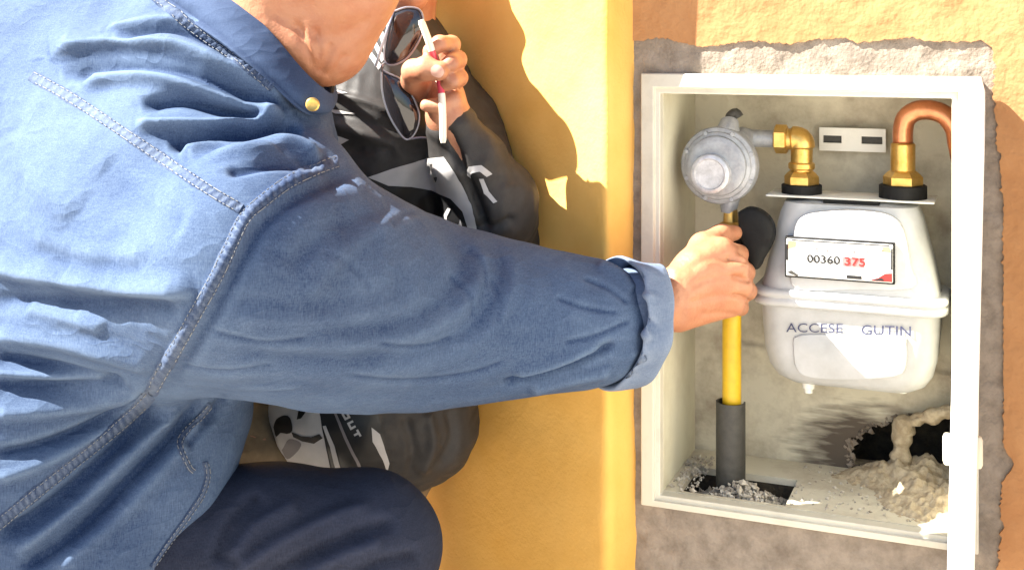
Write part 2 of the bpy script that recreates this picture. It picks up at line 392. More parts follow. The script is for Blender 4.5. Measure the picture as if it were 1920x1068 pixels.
def creases(V, Q, specs, gain=1.0):
    """raise ridges (+) or press creases (-) along curves on the side of the surface that faces the street.
    spec: (points, height in metres, width on the left of travel, width on the right, in photo units)"""
    N = vnormals(V, Q); px, py, d = proj(V)
    view = CAM - V; view /= np.linalg.norm(view, axis=1)[:, None]
    facing = np.clip(((N * view).sum(1) - 0.02) / 0.3, 0, 1)
    disp = np.zeros(len(V))
    for pts, h, wl, wr in specs:
        C = smooth_curve(pts, 12); m = 4 * max(wl, wr)
        sel = np.where((px > C[:, 0].min() - m) & (px < C[:, 0].max() + m) & (py > C[:, 1].min() - m) & (py < C[:, 1].max() + m) & (facing > 0))[0]
        if len(sel) == 0: continue
        P = np.stack([px[sel], py[sel]], 1); best = np.full(len(sel), 1e9); sd = np.zeros(len(sel)); tt = np.zeros(len(sel))
        for i in range(len(C) - 1):
            a = C[i]; ab = C[i + 1] - a; l2 = ab @ ab; rel = P - a; t = np.clip(rel @ ab / l2, 0, 1)
            dd = rel - t[:, None] * ab; dist = np.hypot(dd[:, 0], dd[:, 1]); cr = ab[0] * rel[:, 1] - ab[1] * rel[:, 0]
            u = dist < best; best[u] = dist[u]; sd[u] = np.sign(cr[u]); tt[u] = ((i + t) / (len(C) - 1))[u]
        w = np.where(sd < 0, wl, wr); prof = np.exp(-(best / w) ** 2)
        disp[sel] += h * prof * np.clip(np.sin(np.pi * np.clip(tt, 0.01, 0.99)) * 3.2, 0, 1)
    return V + N * (disp * facing * gain)[:, None]
def bvh_of(V, Q): return BVHTree.FromPolygons([Vector(v) for v in V], [tuple(map(int, q)) for q in Q])
def cast(bvh, px, py, off=0.0):
    o = Vector(CAM); dr = Vector(at(px, py, 1.0) - CAM).normalized()
    loc, n, i, dist = bvh.ray_cast(o, dr)
    if loc is None: return None
    if n.dot(dr) > 0: n = -n
    return np.array(loc + n * off)
def patch(name, poly, bvh, m, parent, off=0.0012, step=9, curve=False):
    """flat print or applied panel lying on a surface"""
    P = np.array(poly, float)
    if curve: P = smooth_curve(list(poly) + [poly[0]], step)[:-1]
    else:
        R = []
        for i in range(len(P)):
            a, b = P[i], P[(i + 1) % len(P)]; k = max(1, int(np.linalg.norm(b - a) / step))
            for t in range(k): R.append(a + (b - a) * t / k)
        P = np.array(R)
    n = len(P); pts = [Vector(p) for p in P]; lo = P.min(0); hi = P.max(0)
    def inside(x, y):
        c = False; j = n - 1
        for i in range(n):
            if (P[i, 1] > y) != (P[j, 1] > y) and x < (P[j, 0] - P[i, 0]) * (y - P[i, 1]) / (P[j, 1] - P[i, 1]) + P[i, 0]: c = not c
            j = i
        return c
    y = lo[1] + step * 0.5
    while y < hi[1]:
        x = lo[0] + step * 0.5
        while x < hi[0]:
            if inside(x, y) and np.min(np.hypot(P[:, 0] - x, P[:, 1] - y)) > step * 0.45: pts.append(Vector((x, y)))
            x += step
        y += step
    r = delaunay_2d_cdt(pts, [(i, (i + 1) % n) for i in range(n)], [list(range(n))], 1, 1e-4)
    V = []; ok = []
    for v in r[0]:
        h = cast(bvh, v.x, v.y, off); ok.append(h is not None); V.append(h if h is not None else (0, 0, 0))
    Fc = [f for f in r[2] if all(ok[i] for i in f)]
    used = sorted({i for f in Fc for i in f}); mp = {a: b for b, a in enumerate(used)}
    return make(name, [V[i] for i in used], [tuple(mp[i] for i in f)[::-1] for f in Fc], m, parent, angle=180)
def seam_strip(name, pts, width, bvh, m, parent, height=0.003, pucker=0.0018, period=13, thread=None, lift=0.0):
    """flat-felled seam: a raised puckered band with two rows of stitches"""
    C = smooth_curve(pts, 4.0); T = np.gradient(C, axis=0); T /= np.linalg.norm(T, axis=1)[:, None]; Nn = np.stack([-T[:, 1], T[:, 0]], 1)
    s = np.concatenate([[0], np.cumsum(np.linalg.norm(np.diff(C, axis=0), axis=1))])
    ac = np.linspace(-1, 1, 9); V = []; okk = []; last = None
    for i in range(len(C)):
        wob = 1 + 0.10 * math.sin(s[i] / 37.0) + 0.06 * math.sin(s[i] / 11.0)
        for a in ac:
            q = C[i] + Nn[i] * a * width / 2 * wob
            edge = 1 - abs(a) ** 6; pk = math.sin(2 * math.pi * (s[i] + 5 * a) / period + 1.3 * math.sin(s[i] / 29.0)) * (1 - a * a) * pucker
            h = cast(bvh, q[0], q[1], -0.001 + (height + 0.001) * edge + pk + lift)
            okk.append(h is not None); V.append(h if h is not None else (0, 0, 0))
    k = len(ac); Fc = []
    for i in range(len(C) - 1):
        for j in range(k - 1):
            f = (i * k + j, (i + 1) * k + j, (i + 1) * k + j + 1, i * k + j + 1)
            if all(okk[q] for q in f):
                dd = [np.linalg.norm(np.array(V[f[a]]) - np.array(V[f[(a + 1) % 4]])) for a in range(4)]
                if max(dd) < 0.05: Fc.append(f)
    o = make(name, V, Fc, m, parent, angle=180)
    if thread:
        mb = MB()
        for a in (-0.62, 0.62):
            x = 3.0
            while x < s[-1] - 8:
                p = []
                for e in (0, 5.5):
                    i = min(len(C) - 1, np.searchsorted(s, x + e)); q = C[i] + Nn[i] * a * width / 2
                    h = cast(bvh, q[0], q[1], height + lift + 0.0006)
                    if h is not None: p.append(h)
                if len(p) == 2 and 0.0005 < np.linalg.norm(p[1] - p[0]) < 0.012: mb.add(*tube(p, 0.00045, 5))
                x += 9.5
        if mb.v: tag(mb.build('stitching', thread, o), kind='stuff')
    return o
def text_mesh(s, size, origin, xdir, ydir, name, m, parent, bold=0.02):
    cu = bpy.data.curves.new('t', 'FONT'); cu.body = s; cu.size = size; cu.extrude = 0; cu.offset = size * bold; cu.resolution_u = 3
    tmp = bpy.data.objects.new('t', cu); col.objects.link(tmp); bpy.context.view_layer.update()
    me = bpy.data.meshes.new_from_object(tmp.evaluated_get(bpy.context.evaluated_depsgraph_get()))
    V = [np.array(origin) + np.array(xdir) * v.co.x + np.array(ydir) * v.co.y for v in me.vertices]
    Fc = [tuple(p.vertices) for p in me.polygons]
    bpy.data.objects.remove(tmp); bpy.data.curves.remove(cu); bpy.data.meshes.remove(me)
    return make(name, V, Fc, m, parent, smooth=False)

# ================================================================== SETTING
gnd = make('ground', [(-60, -60, 0), (60, -60, 0), (60, 60, 0), (-60, 60, 0)], [(0, 1, 2, 3)], M['pave'], smooth=False)
tag(gnd, kind='structure')

# box wall: plaster layer with a ragged bite round the cabinet, cement behind it, masonry core
zc = lambda u: CAMH + u
BX0, BX1, BZ0, BZ1, BY = -0.1844, 0.1725, zc(-0.594), zc(-0.073), 0.185   # cabinet opening
JX = -0.2204
wl = thing('orange_wall', (1.5, 0.1, 0), 'orange plastered wall with rough cement patch around the meter cabinet', 'wall')
rag = []
def jag(n, s): return rng.normal(0, s, n)
xs = np.linspace(JX - 0.004, 0.205, 150); j = np.cumsum(jag(150, 0.0007)); j -= np.linspace(j[0], j[-1], 150); j += jag(150, .0007)
rag += [(x, zc(-0.003) + a + 0.002 * math.sin(x * 61)) for x, a in zip(xs, j)]
zs = np.linspace(zc(-0.012), zc(-0.80), 260); j = np.cumsum(jag(260, 0.0010)); j -= np.linspace(j[0], j[-1], 260); j += jag(260, .0008); j = np.clip(j, -.007, .012)
j += 0.012 * np.exp(-((zs - zc(-0.50)) / 0.012) ** 2)
rag += [(0.2175 + a + rng.normal(0, 0.0006), z) for z, a in zip(zs, j)]
xs = np.linspace(0.205, JX - 0.004, 30); rag += [(x, zc(-0.81) + jag(1, 0.003)[0]) for x in xs]
rag = [(float(a), float(b)) for a, b in rag]
outer = [(JX - 0.004, 0.0), (4.0, 0.0), (4.0, 3.2), (JX - 0.004, 3.2)]
poly = outer + rag
# fill: strips outward from the ragged edge keep the sheet well shaped
r = delaunay_2d_cdt([Vector(p) for p in poly], [], [list(range(len(poly)))], 1, 1e-5)
V = [(v.x, -0.0035, v.y) for v in r[0]]; Fc = [tuple(f) for f in r[2]]
n0 = len(V)
loop = [i for i in range(4, len(poly))]
V += [(poly[i][0], 0.004, poly[i][1]) for i in loop]
for k in range(len(loop) - 1): Fc.append((loop[k], loop[k + 1], n0 + k + 1, n0 + k))
bm = bmesh.new(); vv = [bm.verts.new(v) for v in V]
for f in Fc:
    try: bm.faces.new([vv[i] for i in f])
    except ValueError: pass
bmesh.ops.recalc_face_normals(bm, faces=bm.faces); bm.verts.index_update()
V = [tuple(v.co) for v in bm.verts]; Fc = [tuple(q.index for q in f.verts) for f in bm.faces]; bm.free()
make('plaster_layer', V, Fc, M['orange_wall'], wl, smooth=False)
gx = np.arange(JX - 0.01, 0.27, 0.005); gz = np.arange(zc(-0.86), zc(0.03), 0.005)
G = np.array([(x, 0.0, z) for x in gx for z in gz])
G[:, 1] = 0.000 - 0.004 * vnoise(G, 30, 1) - 0.0025 * vnoise(G, 75, 2) - 0.002 * vnoise(G, 150, 3)
nz = len(gz); Q = []
for i in range(len(gx) - 1):
    for k in range(nz - 1):
        xm, zm = gx[i] + 0.0025, gz[k] + 0.0025
        if BX0 - 0.010 < xm < BX1 + 0.010 and BZ0 - 0.008 < zm < BZ1 + 0.010: continue
        Q.append((i * nz + k, (i + 1) * nz + k, (i + 1) * nz + k + 1, i * nz + k + 1))
make('cement_surround', G, Q, M['cement'], wl, angle=180)
mb = MB()
mb.add(*rbox(BX1 + 0.06, 4.0, 0.012, 0.30, 0.0, 3.2, 0)); mb.add(*rbox(JX - 0.1, BX1 + 0.06, 0.012, 0.30, BZ1 + 0.03, 3.2, 0))
mb.add(*rbox(JX - 0.1, BX1 + 0.06, 0.012, 0.30, 0, BZ0 - 0.06, 0)); mb.add(*rbox(JX - 0.1, BX1 + 0.06, 0.28, 0.30, BZ0 - 0.06, BZ1 + 0.03, 0))
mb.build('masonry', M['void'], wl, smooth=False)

# yellow wall on the left: turns a rounded corner and returns to the box wall
yw = thing('yellow_wall', (-1.0, 0.3, 0), 'golden yellow plastered wall with rounded corner beside the cabinet', 'wall')
C0 = np.array([-0.2384, -0.0592]); J0 = np.array([JX, 0.0]); DL = np.array([-math.cos(math.radians(28)), math.sin(math.radians(28))])
plan = []
for s in np.concatenate([np.linspace(3.6, 1.0, 14)[:-1], np.linspace(1.0, 0.022, 60)]): plan.append(C0 + DL * s)
rd = (J0 - C0) / np.linalg.norm(J0 - C0); a0 = C0 + DL * 0.016; a1 = C0 + rd * 0.016
for t in np.linspace(0, 1, 9): plan.append((1 - t) ** 2 * a0 + 2 * t * (1 - t) * C0 + t * t * a1)
for q in np.linspace(0.021, 0.085, 12): plan.append(C0 + rd * q)
plan = np.array(plan); zz = np.concatenate([np.linspace(0, 0.3, 6)[:-1], np.linspace(0.3, 1.25, 90), np.linspace(1.25, 3.2, 12)[1:]])
G = np.array([(p[0], p[1], z) for p in plan for z in zz])
nrm = np.gradient(plan, axis=0); nrm /= np.linalg.norm(nrm, axis=1)[:, None]; nrm = np.stack([nrm[:, 1], -nrm[:, 0]], 1)
N3 = np.repeat(nrm, len(zz), 0)
dsp = 0.005 * vnoise(G, 6, 5) + 0.0012 * vnoise(G, 22, 6)
G[:, 0] += N3[:, 0] * dsp; G[:, 1] += N3[:, 1] * dsp
nz = len(zz); Q = [(i * nz + k, (i + 1) * nz + k, (i + 1) * nz + k + 1, i * nz + k + 1) for i in range(len(plan) - 1) for k in range(nz - 1)]
make('plaster_face', G, Q, M['yellow_wall'], yw, angle=180)
bk = [C0 + DL * 3.6 + np.array([0.0, 0.35]), C0 + np.array([-0.02, 0.50])]
p0 = C0 + DL * 3.6 + np.array([0, .02]); p1 = C0 + DL * 0.05 + np.array([0, .03])
quad = [p0, p1, np.array([JX - 0.02, 0.1]), bk[1], bk[0]]
V = [(p[0], p[1], z) for z in (0, 3.19) for p in quad]; n = len(quad)
make('masonry', V, [tuple(range(n)), tuple(range(2 * n - 1, n - 1, -1))] + [(i, i + n, (i + 1) % n + n, (i + 1) % n) for i in range(n)], M['void'], yw, smooth=False)

# ================================================================== METER CABINET
CBL = np.array(((BX0 + BX1) / 2, 0.09, BZ0))
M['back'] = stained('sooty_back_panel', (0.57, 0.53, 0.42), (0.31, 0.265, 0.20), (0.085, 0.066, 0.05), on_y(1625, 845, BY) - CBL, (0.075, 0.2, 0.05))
cb = thing('meter_cabinet', CBL, 'open cream meter cabinet set into the wall with its white door swung out', 'cabinet')
def rect_sweep(prof):
    """profile (left, top, right, bottom outward offsets, Y) swept round the opening"""
    rings = []
    for ol, ot, orr, ob, y in prof:
        rings.append([(BX0 - ol, y, BZ0 - ob), (BX1 + orr, y, BZ0 - ob), (BX1 + orr, y, BZ1 + ot), (BX0 - ol, y, BZ1 + ot)])
    V, Fc = loft(rings, caps=False); return V, [f[::-1] for f in Fc]
def bevelled(name, VF, m, parent, w=0.0015, smooth=True):
    o = make(name, VF[0], VF[1], m, parent, smooth=smooth)
    md = o.modifiers.new('bevel', 'BEVEL'); md.width = w; md.segments = 2; md.limit_method = 'ANGLE'
    return o
bevelled('frame', rect_sweep([(.025, .026, .030, .015, .006), (.025, .026, .030, .015, -.010), (.007, .008, .008, .006, -.013), (.007, .008, .008, .006, -.007),
                              (.0, .0, .0, .0, -.007), (.0, .0, .0, .0, .012)]), M['frame'], cb)
# lining: side walls, top and floor of the box
W0, W1 = 0.004, 0.0
bevelled('side_panel', rbox(BX0 - .008, BX0 + .0005, 0.010, BY, BZ0 - .004, BZ1, 0), M['cream'], cb)
bevelled('side_panel', rbox(BX1 - .0005, BX1 + .008, 0.010, BY, BZ0 - .004, BZ1, 0), M['cream'], cb)
bevelled('top_panel', rbox(BX0, BX1, 0.010, BY, BZ1 - .0005, BZ1 + .008, 0), M['inner'], cb)
HX0, HX1, HY0, HY1 = -0.165, -0.027, 0.016, 0.112
mb = MB(); z0, z1 = BZ0 - .008, BZ0 + .001
mb.add(*rbox(BX0, HX0, .010, BY, z0, z1, 0)); mb.add(*rbox(HX1, BX1, .010, BY, z0, z1, 0))
mb.add(*rbox(HX0, HX1, .010, HY0, z0, z1, 0)); mb.add(*rbox(HX0, HX1, HY1, BY, z0, z1, 0))
mb.build('floor_panel', M['inner'], cb, smooth=False)
mb = MB(); t = .004; zp = BZ0 - .035
mb.add(*rbox(HX0 - t, HX0 - .0005, HY0, HY1, zp, z0, 0)); mb.add(*rbox(HX1 + .0005, HX1 + t, HY0, HY1, zp, z0, 0))
mb.add(*rbox(HX0, HX1, HY1 + .0005, HY1 + t, zp, z0, 0)); mb.add(*rbox(HX0, HX1, HY0 - t, HY0 - .0005, zp, z0, 0)); mb.add(*rbox(HX0 - .01, HX1 + .01, HY0 - .01, HY1 + .01, zp - .01, zp, 0))
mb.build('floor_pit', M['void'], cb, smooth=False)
# back with a broken-out hole low on the right
hp = np.array([proj((x, BY, 0.5))[0] for x in (0, 1)])
hole = np.array([on_y(px, py, BY)[[0, 2]] for px, py in [(1598, 868), (1590, 838), (1612, 812), (1640, 800), (1668, 786), (1700, 778), (1760, 772), (1800, 770), (1800, 888), (1740, 890), (1690, 884), (1640, 878)]])
def inpoly(P, x, y):
    c = False; n = len(P); j = n - 1
    for i in range(n):
        if (P[i, 1] > y) != (P[j, 1] > y) and x < (P[j, 0] - P[i, 0]) * (y - P[i, 1]) / (P[j, 1] - P[i, 1]) + P[i, 0]: c = not c
        j = i
    return c
gx = np.arange(BX0 - .003, BX1 + .0035, 0.003); gz = np.arange(BZ0 - .004, BZ1 + .005, 0.003); nz = len(gz)
cc_ = np.array([(x + .0015, 0, z + .0015) for x in gx for z in gz]); hj = np.stack([.012 * vnoise(cc_, 110, 6) + .008 * vnoise(cc_, 260, 9), .010 * vnoise(cc_, 110, 7)], 1)
G = np.array([(x, BY, z) for x in gx for z in gz]); G += np.stack([.0016 * vnoise(G, 200, 3), .0010 * vnoise(G, 25, 4), .0016 * vnoise(G, 200, 5)], 1)
# pressed panel: everything above the crease stands back
edge = np.clip((G[:, 2] - zc(-.447) - 0.05 * (G[:, 0] - 0.05) * -1) / .006, 0, 1) * np.clip((G[:, 0] + .135) / .006, 0, 1)
G[:, 1] += 0.006 * edge
Q = [(i * nz + k, (i + 1) * nz + k, (i + 1) * nz + k + 1, i * nz + k + 1) for i in range(len(gx) - 1) for k in range(nz - 1) if not inpoly(hole, gx[i] + .0015 + hj[i * nz + k, 0], gz[k] + .0015 + hj[i * nz + k, 1])]
bp_ = make('back_panel', G, Q, M['back'], cb, angle=180)
# broken mortar edge lining the hole
V = []
ring_pts = smooth_curve([(p[0], BY + .004, p[1]) for p in hole[:8]], .004); mbm = MB()
for p in ring_pts:
    for _ in range(2):
        q = p + rng.normal(0, .003, 3); sz = rng.uniform(.002, .0055); dirs = rng.normal(0, 1, (6, 3)) * .25 + np.array([(1, 0, 0), (-1, 0, 0), (0, 1, 0), (0, -1, 0), (0, 0, 1), (0, 0, -1)])
        mbm.add(q + dirs * sz, [(0, 2, 4), (2, 1, 4), (1, 3, 4), (3, 0, 4), (2, 0, 5), (1, 2, 5), (3, 1, 5), (0, 3, 5)])
tag(mbm.build('broken_edge', M['cement'], cb, smooth=False), kind='stuff')
# door, swung out towards the street
ha = np.array([.1835, -.014]); hb = np.array([.1935, -.392]); du = (hb - ha) / np.linalg.norm(hb - ha); dn = np.array([-du[1], du[0]])   # dn to the right
dl = np.linalg.norm(hb - ha); zt, zb = zc(-.046), zc(-.618)
outl = [(0, zb), (0, zt - .004), (0.004, zt), (dl - .055, zt - .002), (dl - .02, zt - .018), (dl - .003, zt - .042), (dl, zt - .055), (dl, zb)]
th = .023; V = []
for off in (0, th):
    for s, z in outl: p = ha + du * s + dn * off; V.append((p[0] + (z - zt) * .022, p[1], z))
n = len(outl); Fc = [tuple(range(n)), tuple(range(2 * n - 1, n - 1, -1))] + [(i, i + n, (i + 1) % n + n, (i + 1) % n) for i in range(n)]
door = bevelled('door', (V, Fc), M['white_paint'], cb, .003)
for s, z, off, rr in ((.355, zc(-.375), -.002, .0042), (.355, zc(-.375), th + .001, .0042)):
    p = ha + du * s + dn * off - np.array([.0075, 0])
    make('latch', *lathe((p[0], p[1], z - .014), (0, 0, 1), [(rr * .7, 0), (rr, .003), (rr, .025), (rr * .7, .028)], 14), M['cream'], door)
for z in (zc(-.12), zc(-.54)):
    p = ha + dn * .004
    make('hinge', *lathe((p[0] - .006, p[1] + .002, z - .02), (0, 0, 1), [(.0035, 0), (.0045, .001), (.0045, .039), (.0035, .04)], 14), M['white_paint'], door)

# slotted rail on the back panel
def zpx(px, py, Y): return on_y(px, py, Y)
a = zpx(1538, 238, .180); b = zpx(1662, 285, .180); x0, x1, zt, zb = a[0], b[0], a[2], b[2]; h = zt - zb; w = x1 - x0
rail = thing('slotted_rail', ((x0 + x1) / 2, .18, zb), 'white slotted mounting rail on the back of the cabinet above the meter', 'bracket')
mb = MB(); s0, s1, s2, s3 = x0 + w * .06, x0 + w * .34, x0 + w * .64, x0 + w * .95
ya, yb = .170, .1755
mb.add(*rbox(x0, x1, ya, yb, zb + h * .66, zt, 0)); mb.add(*rbox(x0, x1, ya, yb, zb, zb + h * .34, 0))
for q0, q1 in ((x0, s0), (s1, s2), (s3, x1)): mb.add(*rbox(q0, q1, ya, yb, zb + h * .34, zb + h * .66, 0))
mb.build('slotted_plate', M['white_paint'], rail, smooth=False)
make('slot_backing', *rbox(x0 + .004, x1 - .004, yb, .192, zb + .003, zt - .003, 0), M['conduit'], rail)  # dark block behind the plate, seen through its slots

# ================================================================== GAS METER
MY = .112
mx0, mx1 = zpx(1430, 565, MY)[0], zpx(1770, 565, MY)[0]; mxc = (mx0 + mx1) / 2 + .001
gm = thing('gas_meter', (mxc, MY, zpx(1600, 738, MY)[2]), 'light grey diaphragm gas meter with counter window inside the cabinet', 'gas meter')
zp_ = lambda py: zpx(1600, py, MY if py < 385 else .062)[2]
def ring(hw, hd, r, z, cy=MY): return [(mxc + x, cy + y, z) for x, y in rrect(hw, hd, r, 7)]
make('upper_case', *loft([ring(.060, .028, .02, zp_(374)), ring(.074, .036, .024, zp_(377)), ring(.084, .043, .028, zp_(388)), ring(.090, .047, .03, zp_(410)), ring(.103, .053, .03, zp_(490)), ring(.109, .056, .03, zp_(530)), ring(.112, .058, .028, zp_(551))][::-1]), M['meter'], gm, angle=60)
make('flange', *loft([ring(.1135, .059, .026, zp_(582)), ring(.120, .065, .03, zp_(581)), ring(.122, .067, .031, zp_(577)), ring(.122, .067, .031, zp_(569)), ring(.1195, .0645, .03, zp_(566)), ring(.1195, .0645, .03, zp_(564)), ring(.122, .067, .031, zp_(561)), ring(.122, .067, .031, zp_(554)), ring(.119, .064, .03, zp_(550)), ring(.1125, .058, .026, zp_(549))]), M['meter'], gm, angle=60)
make('lower_case', *loft([ring(.064, .026, .02, zp_(737)), ring(.080, .036, .026, zp_(734)), ring(.094, .046, .03, zp_(722)), ring(.103, .052, .032, zp_(702)), ring(.1085, .056, .032, zp_(670)), ring(.111, .058, .03, zp_(620)), ring(.112, .058, .028, zp_(580))]), M['meter'], gm, angle=60)
def front_panel(name, pts, yf, depth, m, parent, inset=.006):
    """rounded panel standing proud of the front; pts in photo px on plane yf"""
    P = np.array([zpx(px, py, yf)[[0, 2]] for px, py in smooth_curve(pts + [pts[0]], 9)[:-1]]); c = P.mean(0)
    sh = lambda k: c + (P - c) * k
    rings = [[(p[0], yf + depth, p[1]) for p in P], [(p[0], yf + .003, p[1]) for p in P], [(p[0], yf + .0006, p[1]) for p in sh(.985)], [(p[0], yf, p[1]) for p in sh(.95)]]
    V, Fc = loft(rings)
    a, b, cc = [np.array(V[i]) for i in Fc[-1][:3]]
    if np.cross(b - a, cc - b)[1] > 0: Fc = [f[::-1] for f in Fc]
    return make(name, V, Fc, m, parent, angle=50)
front_panel('front_boss', [(1486, 470), (1490, 425), (1510, 404), (1560, 396), (1610, 395), (1660, 402), (1688, 420), (1700, 450), (1708, 500), (1712, 540), (1600, 543), (1490, 540)], .0515, .03, M['meter'], gm)
front_panel('lower_boss', [(1486, 640), (1500, 628), (1600, 627), (1690, 630), (1700, 645), (1698, 690), (1680, 706), (1600, 712), (1520, 708), (1492, 690)], .0505, .03, M['meter'], gm)
# counter window
YI = .0435
ix0, iz1 = zpx(1474, 447, YI)[[0, 2]]; ix1, iz0 = zpx(1674, 531, YI)[[0, 2]]
win = bevelled('counter_window', rbox(ix0, ix1, YI, .056, iz0, iz1, 0), M['plate'], gm, .0015)
bevelled('window_surround', rbox(ix0 - .0022, ix1 + .0022, YI + .0025, .057, iz0 - .0022, iz1 + .0022, 0), M['black'], win, .001)
iw, ih = ix1 - ix0, iz1 - iz0
def ipt(u, v, y=YI - .0006): return (ix0 + iw * u, y, iz0 + ih * v)
def flat(name, uv, m, y=YI - .0006): return make(name, [ipt(u, v, y) for u, v in uv], [tuple(range(len(uv)))], m, win, smooth=False)
mb = MB()
for q in ((.05, .965, .97, .995), (.985, .35, .999, .90), (.002, .42, .02, .85)):
    mb.add([ipt(q[0], q[1]), ipt(q[2], q[1]), ipt(q[2], q[3]), ipt(q[0], q[3])], [(0, 1, 2, 3)])
mb.build('shadow_gap_strips', M['black_print'], win, smooth=False)  # black strips painted for the shadow gap along the plate's edges
flat('red_corner', [(.78, .03), (.995, .03), (.995, .26), (.93, .24), (.87, .12)], M['red'])
flat('black_stroke', [(.80, .035), (.93, .05), (.90, .13)], M['black_print'], YI - .0011)
flat('green_tint', [(.90, .34), (.975, .34), (.975, .78), (.88, .86), (.86, .6)], M['green'])
flat('peach_corner', [(.01, .72), (.09, .80), (.10, .93), (.02, .95)], M['peach']); flat('peach_corner', [(.90, .82), (.98, .80), (.97, .94), (.91, .93)], M['peach'])
flat('black_corner_mark', [(.01, .10), (.05, .16), (.12, .05), (.11, .0)], M['conduit'], YI - .0008)
flat('dark_tab', [(.575, .045), (.715, .045), (.715, .135), (.575, .135)], M['black_print'])
flat('red_digit_field', [(.535, .36), (.74, .36), (.74, .60), (.535, .60)], M['pinkred'])
text_mesh('00360', .0145, ipt(.20, .40, YI - .0009), (1.15, 0, 0), (0, 0, 1), 'counter_digits', M['black_print'], win)
text_mesh('375', .0145, ipt(.55, .40, YI - .0012), (1.25, 0, 0), (0, 0, 1), 'decimal_digits', M['red'], win)
text_mesh('1  E  m³   -   V   2', .0095, ipt(.19, .70, YI - .0009), (1.15, 0, 0), (0, 0, 1), 'printed_markings', M['grey_print'], win)
# stamped words along the top of the lower case
for word, p0, p1, sz in (('ACCESE', (1474, 622), (1600, 624), .0165), ('GUTIN', (1614, 627), (1722, 630), .0175)):
    A = zpx(*p0, .0515); B = zpx(*p1, .0515); xd = (B - A); ln = np.linalg.norm(xd); xd /= ln
    A[1] = .0515
    text_mesh(word, sz, A, xd * (ln / (sz * .69 * len(word))), (0, 0, 1), 'stamped_word', M['ink'], gm, bold=0.0)
for px in (1516, 1692):
    q = zpx(px, 731, .085); make('drain_plug', *lathe((q[0], q[1], q[2] - .004), (0, 0, 1), [(.003, 0), (.0055, .001), (.0055, .006), (.008, .007), (.008, .016)], 14), M['white_paint'], gm)
q0 = zpx(1441, 366, .10); q1 = zpx(1754, 366, .10)
make('top_plate', *rbox(q0[0], q1[0], .078, .148, zp_(370), zp_(366), .0012), M['white_paint'], gm)
make('badge', *rbox(zpx(1545, 378, .085)[0], zpx(1650, 378, .085)[0], .076, .1, zp_(377.5), zp_(370.5), .0006), M['black'], gm)
def union_nut(px, y_black0, y_black1, y_nut0, y_nut1, rb, rn, parent, name='union_nut'):
    q = zpx(px, 350, .11); z = lambda py: zpx(px, py, .11)[2]
    make('gasket_ring', *lathe((q[0], .11, z(y_black1)), (0, 0, 1), [(rb * .93, 0), (rb, .001), (rb, z(y_black0) - z(y_black1) - .001), (rb * .94, z(y_black0) - z(y_black1))], 36), M['black'], parent)
    hh = z(y_nut0) - z(y_nut1)
    make(name, *lathe((q[0], .11, z(y_nut1)), (0, 0, 1), [(rn * 1.02, 0), (rn * 1.06, .001), (rn * 1.06, hh * .55), (rn * .86, hh * .8), (rn * .62, hh), (rn * .5, hh)], 6), M['brass'], parent, smooth=False)
    return q[0]

# brass elbow from regulator to meter inlet
el = thing('brass_elbow', (zpx(1502, 345, .11)[0], .11, zp_(368)), 'brass elbow fitting with hex nuts between the regulator and the meter', 'pipe fitting')
ex = union_nut(1503, 345, 368, 318, 346, .0265, .0215, el)
zE = zpx(1503, 262, .11)[2]
ez = lambda py: zpx(1503, py, .11)[2]
path = smooth_curve([(ex, .11, ez(322)), (ex, .11, ez(295)), (ex, .11, zE - .006), (ex - .005, .11, zE), (ex - .02, .11, zE), (ex - .03, .11, zE)], .002)
make('elbow_body', *tube(path, [.0145 + (.003 if i > len(path) * .45 and i < len(path) * .72 else 0) for i in range(len(path))], 24), M['brass'], el, angle=50)
make('hex_nut', *lathe((ex - .018, .11, zE), (-1, 0, 0), [(.016, 0), (.0195, .002), (.0195, .016), (.016, .018)], 6), M['brass'], el, smooth=False)
make('collar', *lathe((ex, .11, ez(318)), (0, 0, 1), [(.0155, 0), (.0175, .002), (.0175, .008), (.0155, .010)], 24), M['brass'], el)

# copper outlet pipe bending over to the right
cp = thing('copper_pipe', (zpx(1692, 345, .11)[0], .11, zp_(375)), 'bent copper outlet pipe with brass union on the meter', 'pipe')
cx = union_nut(1693, 346, 374, 318, 348, .0300, .0235, cp)
cz = lambda py: zpx(1693, py, .11)[2]
make('brass_sleeve', *lathe((cx, .11, cz(322)), (0, 0, 1), [(.0135, 0), (.0155, .002), (.0155, cz(268) - cz(322) - .002), (.0138, cz(268) - cz(322))], 28), M['brass'], cp)
path = smooth_curve([(cx, .11, cz(268)), (cx, .11, cz(245)), (cx + .004, .109, cz(222)), (cx + .016, .107, cz(208)), (cx + .034, .104, cz(205)), (cx + .052, .101, cz(214)), (cx + .064, .099, cz(238)), (cx + .068, .098, cz(268)), (cx + .074, .098, cz(300)), (cx + .090, .098, cz(318))], .004)
make('bent_pipe', *tube(path, .0128, 24), M['copper'], cp, angle=180)

# pressure regulator
rc = zpx(1347, 312, .055)
rg = thing('pressure_regulator', (rc[0], rc[1], rc[2] - .055), 'round cast metal gas pressure regulator with polished cap at upper left', 'regulator')
R0 = .0515
make('housing', *lathe((rc[0], .098, rc[2]), (-.03, -1, .02), [(.020, 0), (.036, .002), (.046, .012), (R0 * .97, .020), (R0, .0225), (R0, .0285), (R0 * .985, .030), (R0, .0315), (R0, .0375), (R0 * .97, .040), (.0455, .0415), (.0440, .0440), (.0400, .0455), (.0390, .0500), (.0345, .0520), (.030, .0525), (.024, .0525)], 56), M['zinc'], rg, angle=35)
for k in range(8):
    a = math.radians(22 + 45 * k); p = rc + np.array([math.cos(a) * .0465, 0, math.sin(a) * .0465])
    make('screw', *lathe((p[0], .060, p[2]), (0, -1, 0), [(.0035, 0), (.0035, .0045), (.0028, .0055)], 6), M['zinc'], rg, smooth=False)
